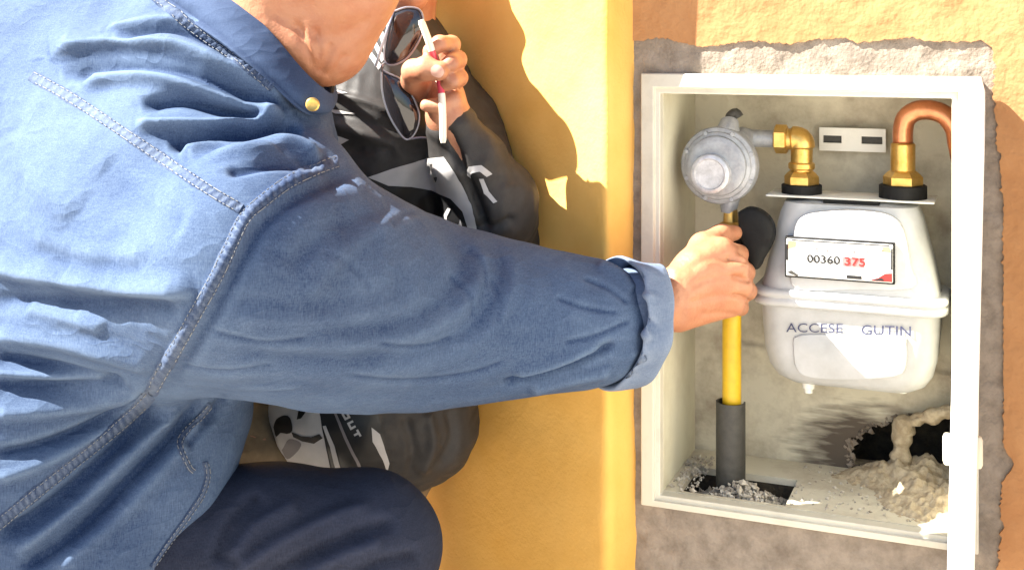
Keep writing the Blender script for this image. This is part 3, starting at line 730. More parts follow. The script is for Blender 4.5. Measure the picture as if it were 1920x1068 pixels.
kc = zpx(1330, 328, .03)
make('cap', *lathe((kc[0], .056, kc[2]), (-.03, -1, .02), [(.0262, 0), (.0262, .018), (.0255, .021), (.0235, .0225), (.0205, .0228), (.0190, .0205), (.0, .0200)], 44), M['cap'], rg, angle=35)
sp = zpx(1392, 262, .09)
make('outlet_neck', *tube([(rc[0] + .018, .078, rc[2] + .028), (sp[0], .098, zE + .001), (sp[0] + .01, .108, zE), (ex - .035, .11, zE)], [.019, .0155, .012, .0115], 24), M['zinc'], rg, angle=60)
tp = zpx(1368, 228, .08)
make('top_lug', *tube([rc + np.array([.006, .02, .035]), rc + np.array([.010, .02, .052]), tp], [.021, .014, .012], 20), M['zinc'], rg, angle=60)
make('vent_elbow', *tube(smooth_curve([tp, tp + np.array([.001, 0, .007]), tp + np.array([.008, 0, .012]), tp + np.array([.013, 0, .006])], .002), .0065, 14), M['conduit'], rg, angle=60)
make('inlet_neck', *tube([(rc[0] + .012, .07, rc[2] - .042), (zpx(1366, 392, .07)[0], .07, zpx(1366, 398, .07)[2])], [.014, .010], 18), M['zinc'], rg, angle=60)

# shut-off valve and riser in its yellow sleeve
PX = zpx(1370, 600, .07)[0]; PYY = .07
pz = lambda py: zpx(1370, py, PYY)[2]
vp = thing('shutoff_valve', (PX, PYY, pz(560)), 'brass shut-off valve with black lever gripped by the man\'s hand', 'valve')
make('valve_body', *lathe((PX, PYY, pz(560)), (0, 0, 1), [(.011, 0), (.013, .002), (.013, .03), (.018, .04), (.018, .065), (.013, .075), (.013, .085), (.0155, .088), (.0155, .1), (.010, .103), (.009, pz(392) - pz(560))], 24), M['brass'], vp, angle=40)
hl = [(1386, 396), (1404, 388), (1428, 394), (1447, 412), (1453, 436), (1446, 462), (1432, 486), (1424, 502), (1408, 503), (1398, 488), (1396, 460), (1388, 430)]
P = np.array([zpx(px, py, .052)[[0, 2]] for px, py in smooth_curve(hl + [hl[0]], 6)[:-1]]); c = P.mean(0)
rings = [[(c[0] + (p[0] - c[0]) * k, y, c[1] + (p[1] - c[1]) * k) for p in P] for k, y in ((.86, .064), (1, .060), (1, .044), (.9, .040), (.5, .0385), (.1, .038))]
make('lever', *loft(rings), M['black'], vp, angle=50)
make('lever_stem', *lathe((PX, .07, pz(455)), (.9, -.45, .1), [(.009, 0), (.009, .03)], 16), M['black'], vp)
ri = thing('gas_riser', (PX, PYY, pz(905)), 'yellow sleeved gas riser standing in a grey conduit at lower left', 'pipe')
make('yellow_sleeve', *lathe((PX + .0015, PYY, pz(770)), (0, 0, 1), [(.0122, 0), (.0125, .001), (.0125, pz(560) - pz(770) - .001), (.0122, pz(560) - pz(770))], 28), M['yellow'], ri)
V = []; nseg = 26
zb_, zt_ = pz(925), pz(752)
prof = []
for r_, zz_ in ((.0195, zb_), (.0195, zt_), (.0172, zt_), (.0172, zb_)):
    for k in range(nseg + 1):
        a = math.radians(-40 + 250 * k / nseg - 190); prof.append((PX + r_ * math.cos(a) * 1.0, PYY + r_ * math.sin(a), zz_ + (.012 * math.sin(a * 1.0) if zz_ == zt_ and False else 0)))
n = nseg + 1; Fc = []
for i in range(4):
    for k in range(nseg): Fc.append((i * n + k, i * n + k + 1, ((i + 1) % 4) * n + k + 1, ((i + 1) % 4) * n + k))
Fc += [(0, n, 2 * n, 3 * n), (n - 1, 4 * n - 1, 3 * n - 1, 2 * n - 1)]
bm = bmesh.new(); vv = [bm.verts.new(v) for v in prof]
for f in Fc: bm.faces.new([vv[i] for i in f])
bmesh.ops.recalc_face_normals(bm, faces=bm.faces); bm.verts.index_update()
make('grey_conduit', [tuple(v.co) for v in bm.verts], [tuple(q.index for q in f.verts) for f in bm.faces], M['conduit'], ri, angle=40); bm.free()

# rubble in the bottom of the cabinet
def stones(n, fn, smin, smax):
    mb = MB()
    for _ in range(n):
        x, y, z = fn(); s = random.uniform(smin, smax) * random.choice((.6, .8, 1, 1.3)); q = []
        rot = Matrix.Rotation(random.uniform(0, 6.28), 3, Vector((random.random() - .5, random.random() - .5, random.random() - .5 + .01)).normalized())
        for a, b, c in ((1, 0, 0), (-1, 0, 0), (0, 1, 0), (0, -1, 0), (0, 0, 1), (0, 0, -1)):
            p = rot @ Vector((a, b * .8, c * .65)) * s * random.uniform(.7, 1.25); q.append((x + p.x, y + p.y, z + p.z))
        mb.add(q, [(0, 2, 4), (2, 1, 4), (1, 3, 4), (3, 0, 4), (2, 0, 5), (1, 2, 5), (3, 1, 5), (0, 3, 5)])
    return mb
def pit():
    while True:
        x, y = random.uniform(HX0 + .004, HX1 - .004), random.uniform(HY0 + .004, HY1 - .004)
        hgt = .042 * math.exp(-((x + .09) / .05) ** 2 - ((y - .045) / .05) ** 2)
        if random.random() < .35 + hgt * 25: return x, y, BZ0 - .030 + hgt * random.uniform(.5, 1.0)
rub = stones(900, pit, .002, .0062)
def spill():
    return random.uniform(BX0 + .005, HX0 + .02), random.uniform(.014, .15), BZ0 + .003
b2 = stones(130, spill, .0018, .0042); rub.add(b2.v, b2.f)
def scatter():
    return random.uniform(HX1, BX1 - .004), random.uniform(.02, BY - .01), BZ0 + .002
b2 = stones(260, scatter, .0010, .0032); rub.add(b2.v, b2.f)
tag(rub.build('rubble', M['gravel'], smooth=False), 'pale broken rubble heaped around the foot of the grey conduit', 'rubble', kind='stuff')
gx = np.arange(-.005, BX1 - .002, .0022); gy = np.arange(.012, BY + .06, .0022); G = np.array([(x, y, 0.0) for x in gx for y in gy])
hgt = .036 * np.exp(-((G[:, 0] - .125) / .055) ** 2 - ((G[:, 1] - .165) / .055) ** 2) + .022 * np.exp(-((G[:, 0] - .15) / .05) ** 2 - ((G[:, 1] - .09) / .055) ** 2)
hgt += .010 * np.exp(-((G[:, 0] - .05) / .04) ** 2 - ((G[:, 1] - .16) / .03) ** 2)
hgt = hgt * (1 + .6 * vnoise(G, 40, 11) + .5 * vnoise(G, 110, 12)) + (.005 * vnoise(G, 210, 13) + .004 * vnoise(G, 420, 14)) * np.clip(hgt / .008, 0, 1) - .004
G[:, 2] = BZ0 + hgt
n = len(gy); Q = [(i * n + k, (i + 1) * n + k, (i + 1) * n + k + 1, i * n + k + 1) for i in range(len(gx) - 1) for k in range(n - 1)]
tag(make('mortar_heap', G, Q, M['sand'], angle=180), 'sandy mortar heap spilled on the cabinet floor at lower right', 'mortar')
pp = smooth_curve([on_y(1688, 895, .165), on_y(1690, 850, .168), on_y(1691, 815, .17), on_y(1700, 794, .168), on_y(1725, 784, .162), on_y(1760, 776, .155), on_y(1800, 762, .15)], .004)
V, Fc = tube(pp, [.013 + .0035 * math.sin(i * .9) * math.cos(i * .37) - (.004 if i > len(pp) * .5 else 0) for i in range(len(pp))], 18)
V = np.array(V); V += np.stack([.004 * vnoise(V, 120, s) for s in (21, 22, 23)], 1)
tag(make('buried_pipe', V, Fc, M['sand'], angle=180), 'mortar-crusted pipe rising from the heap in front of the dark hole', 'pipe')

# ================================================================== MAN AT THE METER
man = thing('person', at(330, 1700, 1.45) * np.array([1, 1, 0]), 'man in faded blue denim shirt crouching and reaching into the cabinet', 'person')

def head(fl, c, fd, s=1.0, k=.012):
    """skull, jaw, nose, brow, lips and ears; c centre, fd face direction"""
    f = np.array(fd, float); f /= np.linalg.norm(f); u = UP - f * (UP @ f); u /= np.linalg.norm(u); l = np.cross(u, f)
    A = [f, l, u]; P = lambda a, b, h: c + (f * a + l * b + u * h) * s
    fl.ell(P(-.012, 0, .035), np.array([.098, .076, .090]) * s, A, k); fl.ell(P(.022, 0, -.035), np.array([.068, .062, .085]) * s, A, .03)
    fl.cone(P(.055, .012, -.105), P(.055, -.012, -.105), .022 * s, .022 * s, .03); fl.cone(P(.0, .045, -.06), P(.055, .01, -.10), .022 * s, .016 * s, .02); fl.cone(P(.0, -.045, -.06), P(.055, -.01, -.10), .022 * s, .016 * s, .02)
    fl.cone(P(.085, 0, .015), P(.104, 0, -.022), .008 * s, .012 * s, .012); fl.cone(P(.093, .011, -.025), P(.093, -.011, -.025), .008 * s, .008 * s, .006)
    fl.cone(P(.078, .030, .022), P(.086, 0, .020), .009 * s, .008 * s, .012); fl.cone(P(.078, -.030, .022), P(.086, 0, .020), .009 * s, .008 * s, .012)
    fl.cone(P(.083, .018, -.058), P(.083, -.018, -.058), .005 * s, .005 * s, .006); fl.cone(P(.081, .015, -.066), P(.081, -.015, -.066), .006 * s, .006 * s, .006)
    for sg in (1, -1): fl.ell(P(-.008, sg * .078, -.005), np.array([.018, .008, .032]) * s, A, .006)
    return P

# body (skin): neck and head, arms, hands, trunk and legs in one surface
HC = W(-.192, 1.352, .158)
X0 = np.array([-1.02, -.62, 0.0]); X1 = np.array([.10, .35, 1.50])
hand_c = at(1340, 530, 1.54)
fl = Field(axis_coords(-1.0, .02, .007, .0028, [(hand_c[0] - .11, hand_c[0] + .10), (-.55, -.30)]),
           axis_coords(-.75, .45, .008, .0028, [(hand_c[1] - .10, hand_c[1] + .11), (-.33, -.10)]),
           axis_coords(-.02, 1.40, .008, .0028, [(hand_c[2] - .10, hand_c[2] + .09), (zc(-.07), zc(.10))]))
fd = RIGHT * .80 + FWD * .42 - UP * .42
HP = head(fl, HC, fd)
# neck, throat and soft under-chin
fl.cone(at(470, 50, 1.43), at(560, -60, 1.385), .066, .062, .02)
fl.cone(at(540, 70, 1.40), at(606, 74, 1.39), .058, .046, .03)
fl.cone(at(606, 70, 1.39), at(640, 0, 1.385), .050, .054, .03)
fl.cone(at(640, 20, 1.385), at(690, -30, 1.375), .036, .034, .03)
# trunk and right arm
fl.chain([(at(440, 100, 1.47), .065), (at(330, 330, 1.47), .10), (at(130, 600, 1.44), .11), (at(-20, 900, 1.45), .11)], .04)
fl.chain([(at(470, 470, 1.28), .055), (at(780, 600, 1.43), .045), (at(1000, 603, 1.465), .042), (at(1190, 592, 1.485), .033), (at(1262, 560, 1.500), .029)], .02)
fl.chain([(at(230, 60, 1.62), .06), (at(300, 330, 1.62), .045), (at(300, 640, 1.58), .04), (at(250, 900, 1.60), .032), (at(270, 990, 1.60), .03)], .02)
fl.cone(at(270, 990, 1.6), at(330, 1010, 1.6), .028, .02, .01)
# right hand: back of the hand to the street, fingers closing round the valve
hd = lambda px, py, d: at(px, py, d)
wr = hd(1262, 562, 1.500)
kn = [hd(1354, 468, 1.535), hd(1379, 500, 1.530), hd(1387, 537, 1.533), hd(1374, 570, 1.540)]
kr = [.0135, .0140, .0135, .0120]
st = [hd(1272, 530, 1.500), hd(1272, 548, 1.497), hd(1272, 566, 1.498), hd(1272, 590, 1.502)]
for i in range(4): fl.cone(st[i], kn[i], .021 if i else .023, kr[i] * 1.08, .012)
fl.cone(hd(1300, 500, 1.52), hd(1340, 480, 1.54), .022, .018, .015)
fl.cone(hd(1300, 560, 1.52), hd(1360, 560, 1.545), .022, .018, .015)
for i in range(4):
    q = kn[i]; m1 = at(*[(1386, 476), (1398, 510), (1402, 545), (1388, 576)][i], 1.585); m2 = at(*[(1378, 482), (1388, 514), (1390, 548), (1378, 578)][i], 1.640); m3 = at(*[(1348, 486), (1354, 516), (1356, 548), (1350, 574)][i], 1.630)
    fl.chain([(q, kr[i]), (m1, kr[i] * .86)], .006); fl.chain([(m1, kr[i] * .86), (m2, kr[i] * .78), (m3, kr[i] * .70)], .004)
fl.chain([(hd(1285, 512, 1.515), .019), (hd(1318, 462, 1.550), .0165), (hd(1352, 440, 1.585), .0125), (hd(1378, 436, 1.600), .010)], .008)
# legs
fl.chain([(at(-20, 960, 1.42), .11), (at(330, 1040, 1.42), .07), (at(680, 1040, 1.42), .055), (at(600, 1400, 1.45), .05), (at(560, 1680, 1.47), .04), (at(680, 1712, 1.47), .032)], .03)
fl.chain([(at(0, 960, 1.60), .11), (at(260, 1150, 1.68), .08), (at(480, 1500, 1.72), .06), (at(250, 1640, 1.72), .05), (at(60, 1640, 1.72), .04)], .03)
V, Q = fl.mesh(); V = relax(V, Q, 1, .4)
V = creases(V, Q, [
    # throat folds above the collar
    ([(548, 40), (575, 90), (592, 140)], -.0040, 9, 7), ([(590, 50), (596, 95), (598, 145)], -.0035, 7, 8), ([(622, 80), (612, 115), (602, 146)], -.0035, 7, 6), ([(650, 100), (632, 128), (612, 148)], -.003, 7, 6),
    ([(570, 55), (588, 100), (596, 140)], .0025, 7, 7), ([(500, 10), (560, 60), (640, 70), (700, 30)], -.003, 22, 10),
    # tendons, knuckles and the gaps between the fingers
    ([(1290, 505), (1330, 485), (1372, 486)], -.0016, 7, 7), ([(1290, 540), (1340, 520), (1396, 520)], -.0020, 7, 6), ([(1290, 570), (1340, 556), (1400, 556)], -.0020, 7, 6),
    ([(1362, 482), (1388, 488), (1404, 492)], -.0045, 4, 4), ([(1372, 518), (1394, 524), (1408, 527)], -.0045, 4, 4), ([(1372, 553), (1392, 559), (1406, 562)], -.0045, 4, 4),
    ([(1300, 478), (1325, 500), (1345, 540)], .0012, 9, 9), ([(1276, 500), (1284, 560), (1276, 610)], -.0012, 8, 8), ([(1310, 590), (1350, 588), (1385, 590)], -.002, 6, 5)])
body = make('body', V, Q, M['skin'], man, angle=180)
for sg in (1, -1):
    e = HP(.072, sg * .031, .004); make('eye', *lathe(e - fd * .012, fd, [(.004, 0), (.010, .004), (.0125, .012), (.010, .020), (.004, .024)], 16), M['eye'], body, angle=180)
# hair
fl = Field(axis_coords(HC[0] - .16, HC[0] + .16, .006), axis_coords(HC[1] - .16, HC[1] + .16, .006), axis_coords(HC[2] - .14, HC[2] + .16, .006))
f_ = fd / np.linalg.norm(fd); u_ = UP - f_ * (UP @ f_); u_ /= np.linalg.norm(u_); l_ = np.cross(u_, f_)
fl.ell(HP(-.022, 0, .046), (.098, .080, .088), [f_, l_, u_], .01); fl.ell(HP(-.055, 0, -.01), (.055, .070, .07), [f_, l_, u_], .02)
V, Q = fl.mesh(); V += vnormals(V, Q) * (.006 * vnoise(V, 90, 31))[:, None]
make('hair', V, Q, M['hair'], man, angle=180)

# denim shirt
fl = Field(axis_coords(-1.2, .02, .0045, .0029, [(-.86, .02)]), axis_coords(-.76, .32, .0045, .0030, [(-.76, .12)]), axis_coords(zc(-.64), zc(.14), .0029))
sleeve = [(468, 492, 1.245, .116), (560, 527, 1.300, .1175), (630, 551, 1.352, .1195), (715, 576, 1.398, .1123), (800, 591, 1.428, .1045), (900, 596, 1.450, .0950), (1000, 602, 1.462, .0830), (1090, 603, 1.467, .0730), (1118, 602, 1.468, .0690)]
fl.chain([(at(a, b, c), r) for a, b, c, r in sleeve], .02)
for p, q, r1, r2, k in [((528, 352, 1.345), (425, 240, 1.42), .076, .100, .045), ((425, 240, 1.42), (300, 160, 1.56), .100, .115, .05), ((330, 380, 1.40), (160, 205, 1.65), .140, .15, .06),
                        ((160, 135, 1.72), (230, 40, 1.76), .15, .11, .06), ((160, 135, 1.72), (-80, 60, 1.80), .15, .15, .06), ((300, 160, 1.56), (250, 30, 1.62), .11, .11, .05), ((425, 220, 1.42), (380, 70, 1.475), .10, .080, .05), ((400, 340, 1.50), (390, 350, 1.66), .12, .12, .05), ((340, 520, 1.345), (130, 560, 1.51), .130, .165, .06), ((130, 560, 1.51), (40, 800, 1.46), .165, .175, .06), ((40, 800, 1.46), (-60, 1000, 1.44), .175, .19, .06),
                        ((-60, 420, 1.72), (-120, 700, 1.60), .17, .17, .06),
                        ((330, 600, 1.46), (332, 765, 1.45), .12, .077, .05), ((332, 765, 1.45), (278, 900, 1.40), .077, .073, .05), ((282, 900, 1.40), (170, 1060, 1.365), .074, .075, .05), ((170, 1060, 1.365), (60, 1120, 1.37), .075, .09, .05),
                        ((470, 300, 1.50), (480, 560, 1.56), .10, .07, .06), ((230, 60, 1.68), (300, 330, 1.66), .09, .075, .03), ((300, 330, 1.66), (300, 640, 1.58), .075, .06, .03), ((300, 640, 1.58), (255, 860, 1.60), .06, .048, .03)]:
    fl.cone(at(*p), at(*q), r1, r2, k)
V, Q = fl.mesh(); V = relax(V, Q, 3, .5)
V += vnormals(V, Q) * (.008 * vnoise(V, 9, 41) + .003 * vnoise(V, 22, 42) + .0022 * (.25 - np.abs(vnoise(V * np.array([1, 1, 1.7]), 26, 43))))[:, None]
V = creases(V, Q, [
    # folds running from the shoulder to the collar
    ([(90, 108), (180, 94), (260, 90), (335, 98), (405, 126), (480, 166), (545, 206)], 0.0208, 34, 9), ([(110, 138), (200, 124), (280, 124), (350, 136), (420, 164), (500, 200)], -0.0135, 11, 18),
    ([(150, 160), (250, 146), (330, 154), (400, 180), (470, 204), (530, 214)], 0.0146, 18, 10), ([(260, 196), (330, 186), (400, 198), (460, 216), (500, 214)], -0.0156, 11, 16),
    ([(250, 240), (330, 238), (400, 238), (470, 228), (535, 215)], 0.0156, 16, 10), ([(310, 268), (380, 264), (450, 256), (520, 242), (570, 246)], -0.0146, 12, 16),
    ([(330, 300), (420, 286), (500, 280), (550, 280), (605, 306)], 0.0156, 16, 9), ([(420, 322), (500, 306), (560, 306), (600, 318)], -0.0094, 9, 10),
    ([(235, 82), (290, 68), (345, 66), (400, 90), (450, 124)], -0.0146, 9, 12), ([(210, 66), (290, 46), (350, 46), (410, 72), (460, 108)], 0.0114, 18, 10),
    ([(10, 250), (60, 330), (150, 400)], 0.0062, 40, 40), ([(180, 300), (260, 380), (350, 420)], -0.0052, 30, 40),
    # armhole ridge: body cloth stands over the sleeve cloth
    ([(655, 300), (545, 342), (472, 398), (432, 470), (372, 580), (304, 700), (280, 735)], .006, 18, 8), ([(675, 320), (575, 362), (498, 418), (458, 482), (396, 596), (322, 716)], -.006, 14, 26),
    # sleeve cap and long sleeve folds
    ([(690, 335), (640, 365), (560, 420), (520, 480)], 0.0021, 24, 18), ([(760, 385), (690, 400), (600, 450), (540, 520)], -0.0031, 18, 22), ([(790, 405), (730, 420), (650, 470), (570, 560)], 0.0031, 18, 20),
    ([(790, 392), (760, 404), (730, 424)], -0.0021, 9, 9), ([(840, 424), (868, 470), (862, 520), (820, 570), (740, 610), (620, 630)], -0.0042, 16, 22), ([(862, 428), (900, 474), (896, 530), (850, 590), (760, 634), (600, 650), (450, 640)], 0.0042, 18, 16),
    ([(905, 440), (938, 480), (934, 540), (890, 610), (800, 660), (640, 676), (420, 660)], -0.0036, 14, 24), ([(930, 448), (965, 500), (950, 570), (880, 650), (760, 694), (560, 700), (360, 690)], 0.0026, 18, 22),
    ([(420, 560), (560, 572), (690, 560), (780, 520)], -0.0026, 18, 24), ([(440, 600), (600, 600), (720, 588)], 0.0021, 16, 16), ([(470, 500), (570, 500), (660, 470)], 0.0021, 22, 22),
    ([(1000, 476), (1030, 530), (1020, 600), (960, 660)], -0.0016, 18, 22), ([(1050, 482), (1085, 540), (1080, 610)], 0.0016, 22, 22), ([(560, 730), (700, 742), (860, 738), (1000, 712)], -0.0021, 20, 14),
    ([(940, 722), (1040, 698), (1110, 668), (1160, 640)], -.009, 8, 9), ([(960, 708), (1050, 682), (1130, 650)], .006, 14, 7), ([(990, 732), (1070, 712), (1150, 694)], .006, 8, 12),
    ([(1120, 492), (1160, 512), (1190, 546)], .004, 10, 10),
    # small sharp creases at elbow, wrist and armpit
    ([(876, 462), (902, 496), (914, 544)], -.0016, 5, 9), ([(846, 512), (876, 548), (892, 596)], -.0014, 5, 9), ([(920, 520), (940, 560), (930, 610)], -.0012, 6, 8), ([(1040, 556), (1100, 578), (1164, 586)], -.0025, 4, 6), ([(1056, 644), (1120, 628), (1184, 600)], -.0030, 4, 6), ([(1090, 520), (1140, 540), (1180, 570)], -.0022, 4, 6),
    ([(330, 690), (420, 694), (520, 684)], -.0030, 5, 7), ([(338, 714), (450, 726), (570, 722)], .0030, 6, 5), ([(390, 620), (480, 640), (580, 634)], -.0025, 5, 8), ([(700, 640), (790, 650), (860, 630)], -.0022, 5, 7), ([(640, 700), (760, 712), (880, 700), (960, 672)], -.0025, 5, 8), ([(600, 470), (660, 500), (700, 545)], -.0012, 6, 9),
    # flank and lower body folds
    ([(-30, 505), (90, 520), (220, 540), (330, 548), (370, 540)], .014, 30, 14), ([(-30, 560), (120, 566), (250, 572), (340, 574)], -.009, 18, 22), ([(40, 575), (110, 590), (200, 618)], .005, 18, 14), ([(-20, 632), (100, 640), (220, 668), (300, 690)], .009, 22, 14),
    ([(-20, 664), (80, 684), (160, 706), (240, 722)], -.011, 12, 14), ([(-20, 720), (80, 722), (180, 726), (270, 732)], -.008, 12, 16), ([(-20, 700), (90, 704), (200, 716)], .007, 10, 10), ([(-20, 780), (100, 768), (200, 746), (290, 728)], .010, 22, 16),
    ([(-20, 850), (60, 836), (150, 806), (240, 760), (300, 722)], -.011, 9, 12), ([(-20, 900), (80, 866), (180, 808), (270, 742)], .009, 14, 14), ([(-10, 1010), (90, 948), (200, 852), (300, 752)], -.010, 12, 16),
    ([(20, 1040), (130, 960), (230, 868), (340, 756)], .011, 16, 14), ([(30, 1075), (150, 990), (250, 890), (350, 790), (385, 745)], -.012, 14, 16), ([(100, 1075), (220, 970), (310, 870), (395, 770)], .008, 18, 20), ([(430, 742), (380, 800), (345, 840)], -.008, 10, 12),
    ([(60, 440), (160, 470), (280, 480)], .005, 26, 20)])
V = relax(V, Q, 1, .25)
shirt = make('shirt', V, Q, M['denim'], man, angle=180)
SB = bvh_of(V, Q)
seam_strip('yoke_seam', [(58, 142), (130, 182), (210, 234), (330, 316), (400, 362), (452, 392)], 26, SB, M['seam'], shirt, .0010, .0009, 14, M['thread'])
seam_strip('armhole_seam', [(634, 303), (606, 313), (545, 340), (490, 380), (458, 410), (432, 462), (404, 522), (366, 590), (330, 654), (300, 704), (282, 738)], 30, SB, M['seam'], shirt, .0011, .0009, 15, M['thread'])
seam_strip('side_seam', [(284, 740), (236, 786), (178, 836), (100, 898), (40, 946), (-20, 996)], 27, SB, M['seam'], shirt, .0010, .0009, 14, M['thread'])
seam_strip('hem_corner', [(394, 756), (372, 784), (338, 828), (352, 872), (362, 884)], 12, SB, M['seam'], shirt, .002, .0006, 12, M['thread'])
seam_strip('collar_seam', [(288, -8), (340, 34), (402, 80), (466, 128), (512, 164)], 20, SB, M['seam'], shirt, .0026, .0012, 13, M['thread'])
# shirt-tail hem hanging over the thigh
seam_strip('hem', [(384, 866), (388, 892), (378, 926), (350, 968), (318, 1012), (284, 1062)], 11, SB, M['seam'], shirt, .0022, .0005, 12, M['thread'])
# collar: stand and folded leaf running round the neck down to the front button
cu = [(215, -150, 1.55), (300, -90, 1.48), (372, -40, 1.415), (440, 0, 1.360), (505, 62, 1.336), (562, 128, 1.332), (602, 164, 1.342), (622, 170, 1.40), (615, 130, 1.48), (520, 20, 1.54), (400, -80, 1.58)]
clw = [(170, -110, 1.60), (240, -46, 1.50), (300, -4, 1.425), (360, 44, 1.352), (432, 92, 1.316), (510, 158, 1.308), (572, 214, 1.320), (612, 214, 1.40), (610, 170, 1.52), (520, 60, 1.58), (380, -50, 1.62)]
A = smooth_curve([at(*p) for p in cu], .006); B = smooth_curve([at(*p) for p in clw], .006)
n = 120; ti = np.linspace(0, 1, n)
rs = lambda C: np.stack([np.interp(ti, np.linspace(0, 1, len(C)), C[:, i]) for i in range(3)], 1)
A = rs(A); B = rs(B); cross = 14; G = []
cen = at(520, 40, 1.44)
for i in range(n):
    o = (A[i] + B[i]) / 2 - cen; o /= np.linalg.norm(o)
    for t in np.linspace(0, 1, cross):
        puff = .010 * math.sin(math.pi * min(1, t * 1.15)) + .003 * math.sin(i * .21 + 3 * t)
        G.append(A[i] * (1 - t) + B[i] * t + o * puff)
G = np.array(G); Qc = np.array([(i * cross + k, i * cross + k + 1, (i + 1) * cross + k + 1, (i + 1) * cross + k) for i in range(n - 1) for k in range(cross - 1)])
co = make('collar', G, Qc, M['collar'], shirt, angle=180)
md = co.modifiers.new('thick', 'SOLIDIFY'); md.thickness = .004; md.offset = 0
md = co.modifiers.new('round', 'BEVEL'); md.width = .0015; md.segments = 2
q = at(586, 196, 1.309)
make('collar_button', *lathe(q, CAM - q, [(.006, -.002), (.0075, 0), (.0075, .002), (.006, .003), (.004, .0022), (.001, .0022)], 20), M['brass'], shirt)
# turned-back cuff: flared, doubled cloth with a dark opening
def cuff_ring(c, d, ra, rb, n=72, ph=0., wav=0.):
    u, v, w = frame_of(d, (0, 0, 1)); out = []
    for j in range(n):
        a = 2 * math.pi * j / n; k = 1 + wav * (math.sin(3 * a + ph) + .6 * math.sin(5 * a + 2.1 + ph) + .4 * math.sin(9 * a + ph * 2))
        out.append(c + (u * ra * math.cos(a) + v * rb * math.sin(a)) * k)
    return out
ca = at(1162, 597, 1.468); cb_ = at(1222, 600, 1.490); cdv = (cb_ - ca) / np.linalg.norm(cb_ - ca)
rings = []
for s, r, wv, ph in ((.016, .0615, .012, .2), (.006, .0640, .014, .2), (-.004, .0695, .020, .2), (-.0065, .0722, .024, .25), (-.0055, .0740, .026, .3), (-.003, .0746, .028, .35), (.006, .0738, .034, .6), (.016, .0722, .040, .9), (.026, .0704, .044, 1.2), (.034, .0692, .046, 1.4), (.0368, .0684, .046, 1.45), (.0372, .0670, .046, 1.5), (.0355, .0660, .046, 1.5), (.026, .0650, .040, 1.3), (.010, .0610, .02, 1.0), (-.01, .052, .02, .5), (-.03, .045, .0, .5)):
    rg_ = np.array(cuff_ring(ca + cdv * s, cdv, r * .90, r * 1.02, 140, ph, wv)); low = np.clip((ca[2] - rg_[:, 2]) / .07, 0, 1)
    rg_ += (-UP * .007 + RIGHT * -.006)[None] * (low ** 2)[:, None]; rings.append([tuple(p) for p in rg_])
Vc, Fc = loft(rings, caps=False)
Vc = np.array(Vc); Qc = np.array(Fc)
Vc = creases(Vc, Qc, [([(1152, 505), (1170, 545), (1178, 600), (1192, 650), (1200, 690)], -.011, 7, 10), ([(1164, 500), (1188, 536), (1224, 560)], .006, 6, 8), ([(1180, 560), (1198, 600), (1214, 640)], .007, 6, 5), ([(1192, 556), (1210, 590), (1224, 625)], -.005, 5, 5), ([(1134, 494), (1170, 494), (1210, 522)], -.004, 5, 6), ([(1154, 650), (1170, 684), (1180, 712)], -.005, 10, 9), ([(1124, 520), (1138, 560), (1144, 620)], .003, 8, 8)])
cuff = make('cuff', Vc, Qc, M['denim_in'], shirt, angle=180)

# dark jeans
fl = Field(axis_coords(-1.0, .02, .0045), axis_coords(-.55, .35, .0045), axis_coords(.04, zc(-.46), .0045))
fl.chain([(at(-40, 990, 1.45), .15), (at(300, 1034, 1.425), .098), (at(520, 1024, 1.42), .086), (at(684, 1024, 1.42), .0800), (at(640, 1150, 1.43), .075), (at(600, 1400, 1.45), .065), (at(570, 1640, 1.47), .058)], .03)
fl.chain([(at(-20, 990, 1.60), .14), (at(260, 1150, 1.68), .095), (at(480, 1500, 1.72), .078), (at(250, 1640, 1.72), .062), (at(90, 1640, 1.72), .055)], .03)
V, Q = fl.mesh(); V = relax(V, Q, 1, .5); V += vnormals(V, Q) * (.008 * vnoise(V, 12, 51))[:, None]
V = creases(V, Q, [([(440, 1075), (520, 1020), (620, 970), (700, 945)], 0.0056, 13, 15), ([(500, 1080), (590, 1030), (680, 990), (750, 975)], -0.0056, 11, 21), ([(560, 1080), (640, 1040), (720, 1012)], 0.0056, 11, 15), ([(400, 1060), (430, 980), (490, 920)], -0.0047, 11, 24), ([(640, 1085), (720, 1050), (790, 1036)], -0.0047, 10, 21), ([(430, 1050), (480, 985), (560, 940)], 0.0037, 11, 18)])
make('jeans', V, Q, M['jeans'], man, angle=180)
# work boots
for (a, b, c) in (((572, 1668, 1.47), (690, 1706, 1.47), .034), ((100, 1650, 1.72), (20, 1690, 1.72), .034)):
    P0 = at(*a); P1 = at(*b); P0[2] = max(P0[2], .05); P1[2] = .036
    fl = Field(axis_coords(min(P0[0], P1[0]) - .09, max(P0[0], P1[0]) + .09, .006), axis_coords(min(P0[1], P1[1]) - .09, max(P0[1], P1[1]) + .09, .006), axis_coords(-.005, .22, .006))
    d = P1 - P0; d[2] = 0; d /= np.linalg.norm(d)
    fl.cone(P0 + UP * .08, P0, .05, .046, .02); fl.cone(np.array([*P0[:2], .042]) - d * .03, P1 + d * .06, .040, .036, .03); fl.cone(np.array([*P0[:2], .014]) - d * .04, np.array([*P1[:2], .014]) + d * .075, .016, .014, .02)
    V, Q = fl.mesh(); make('boot', V, Q, M['boot'], man, angle=180)

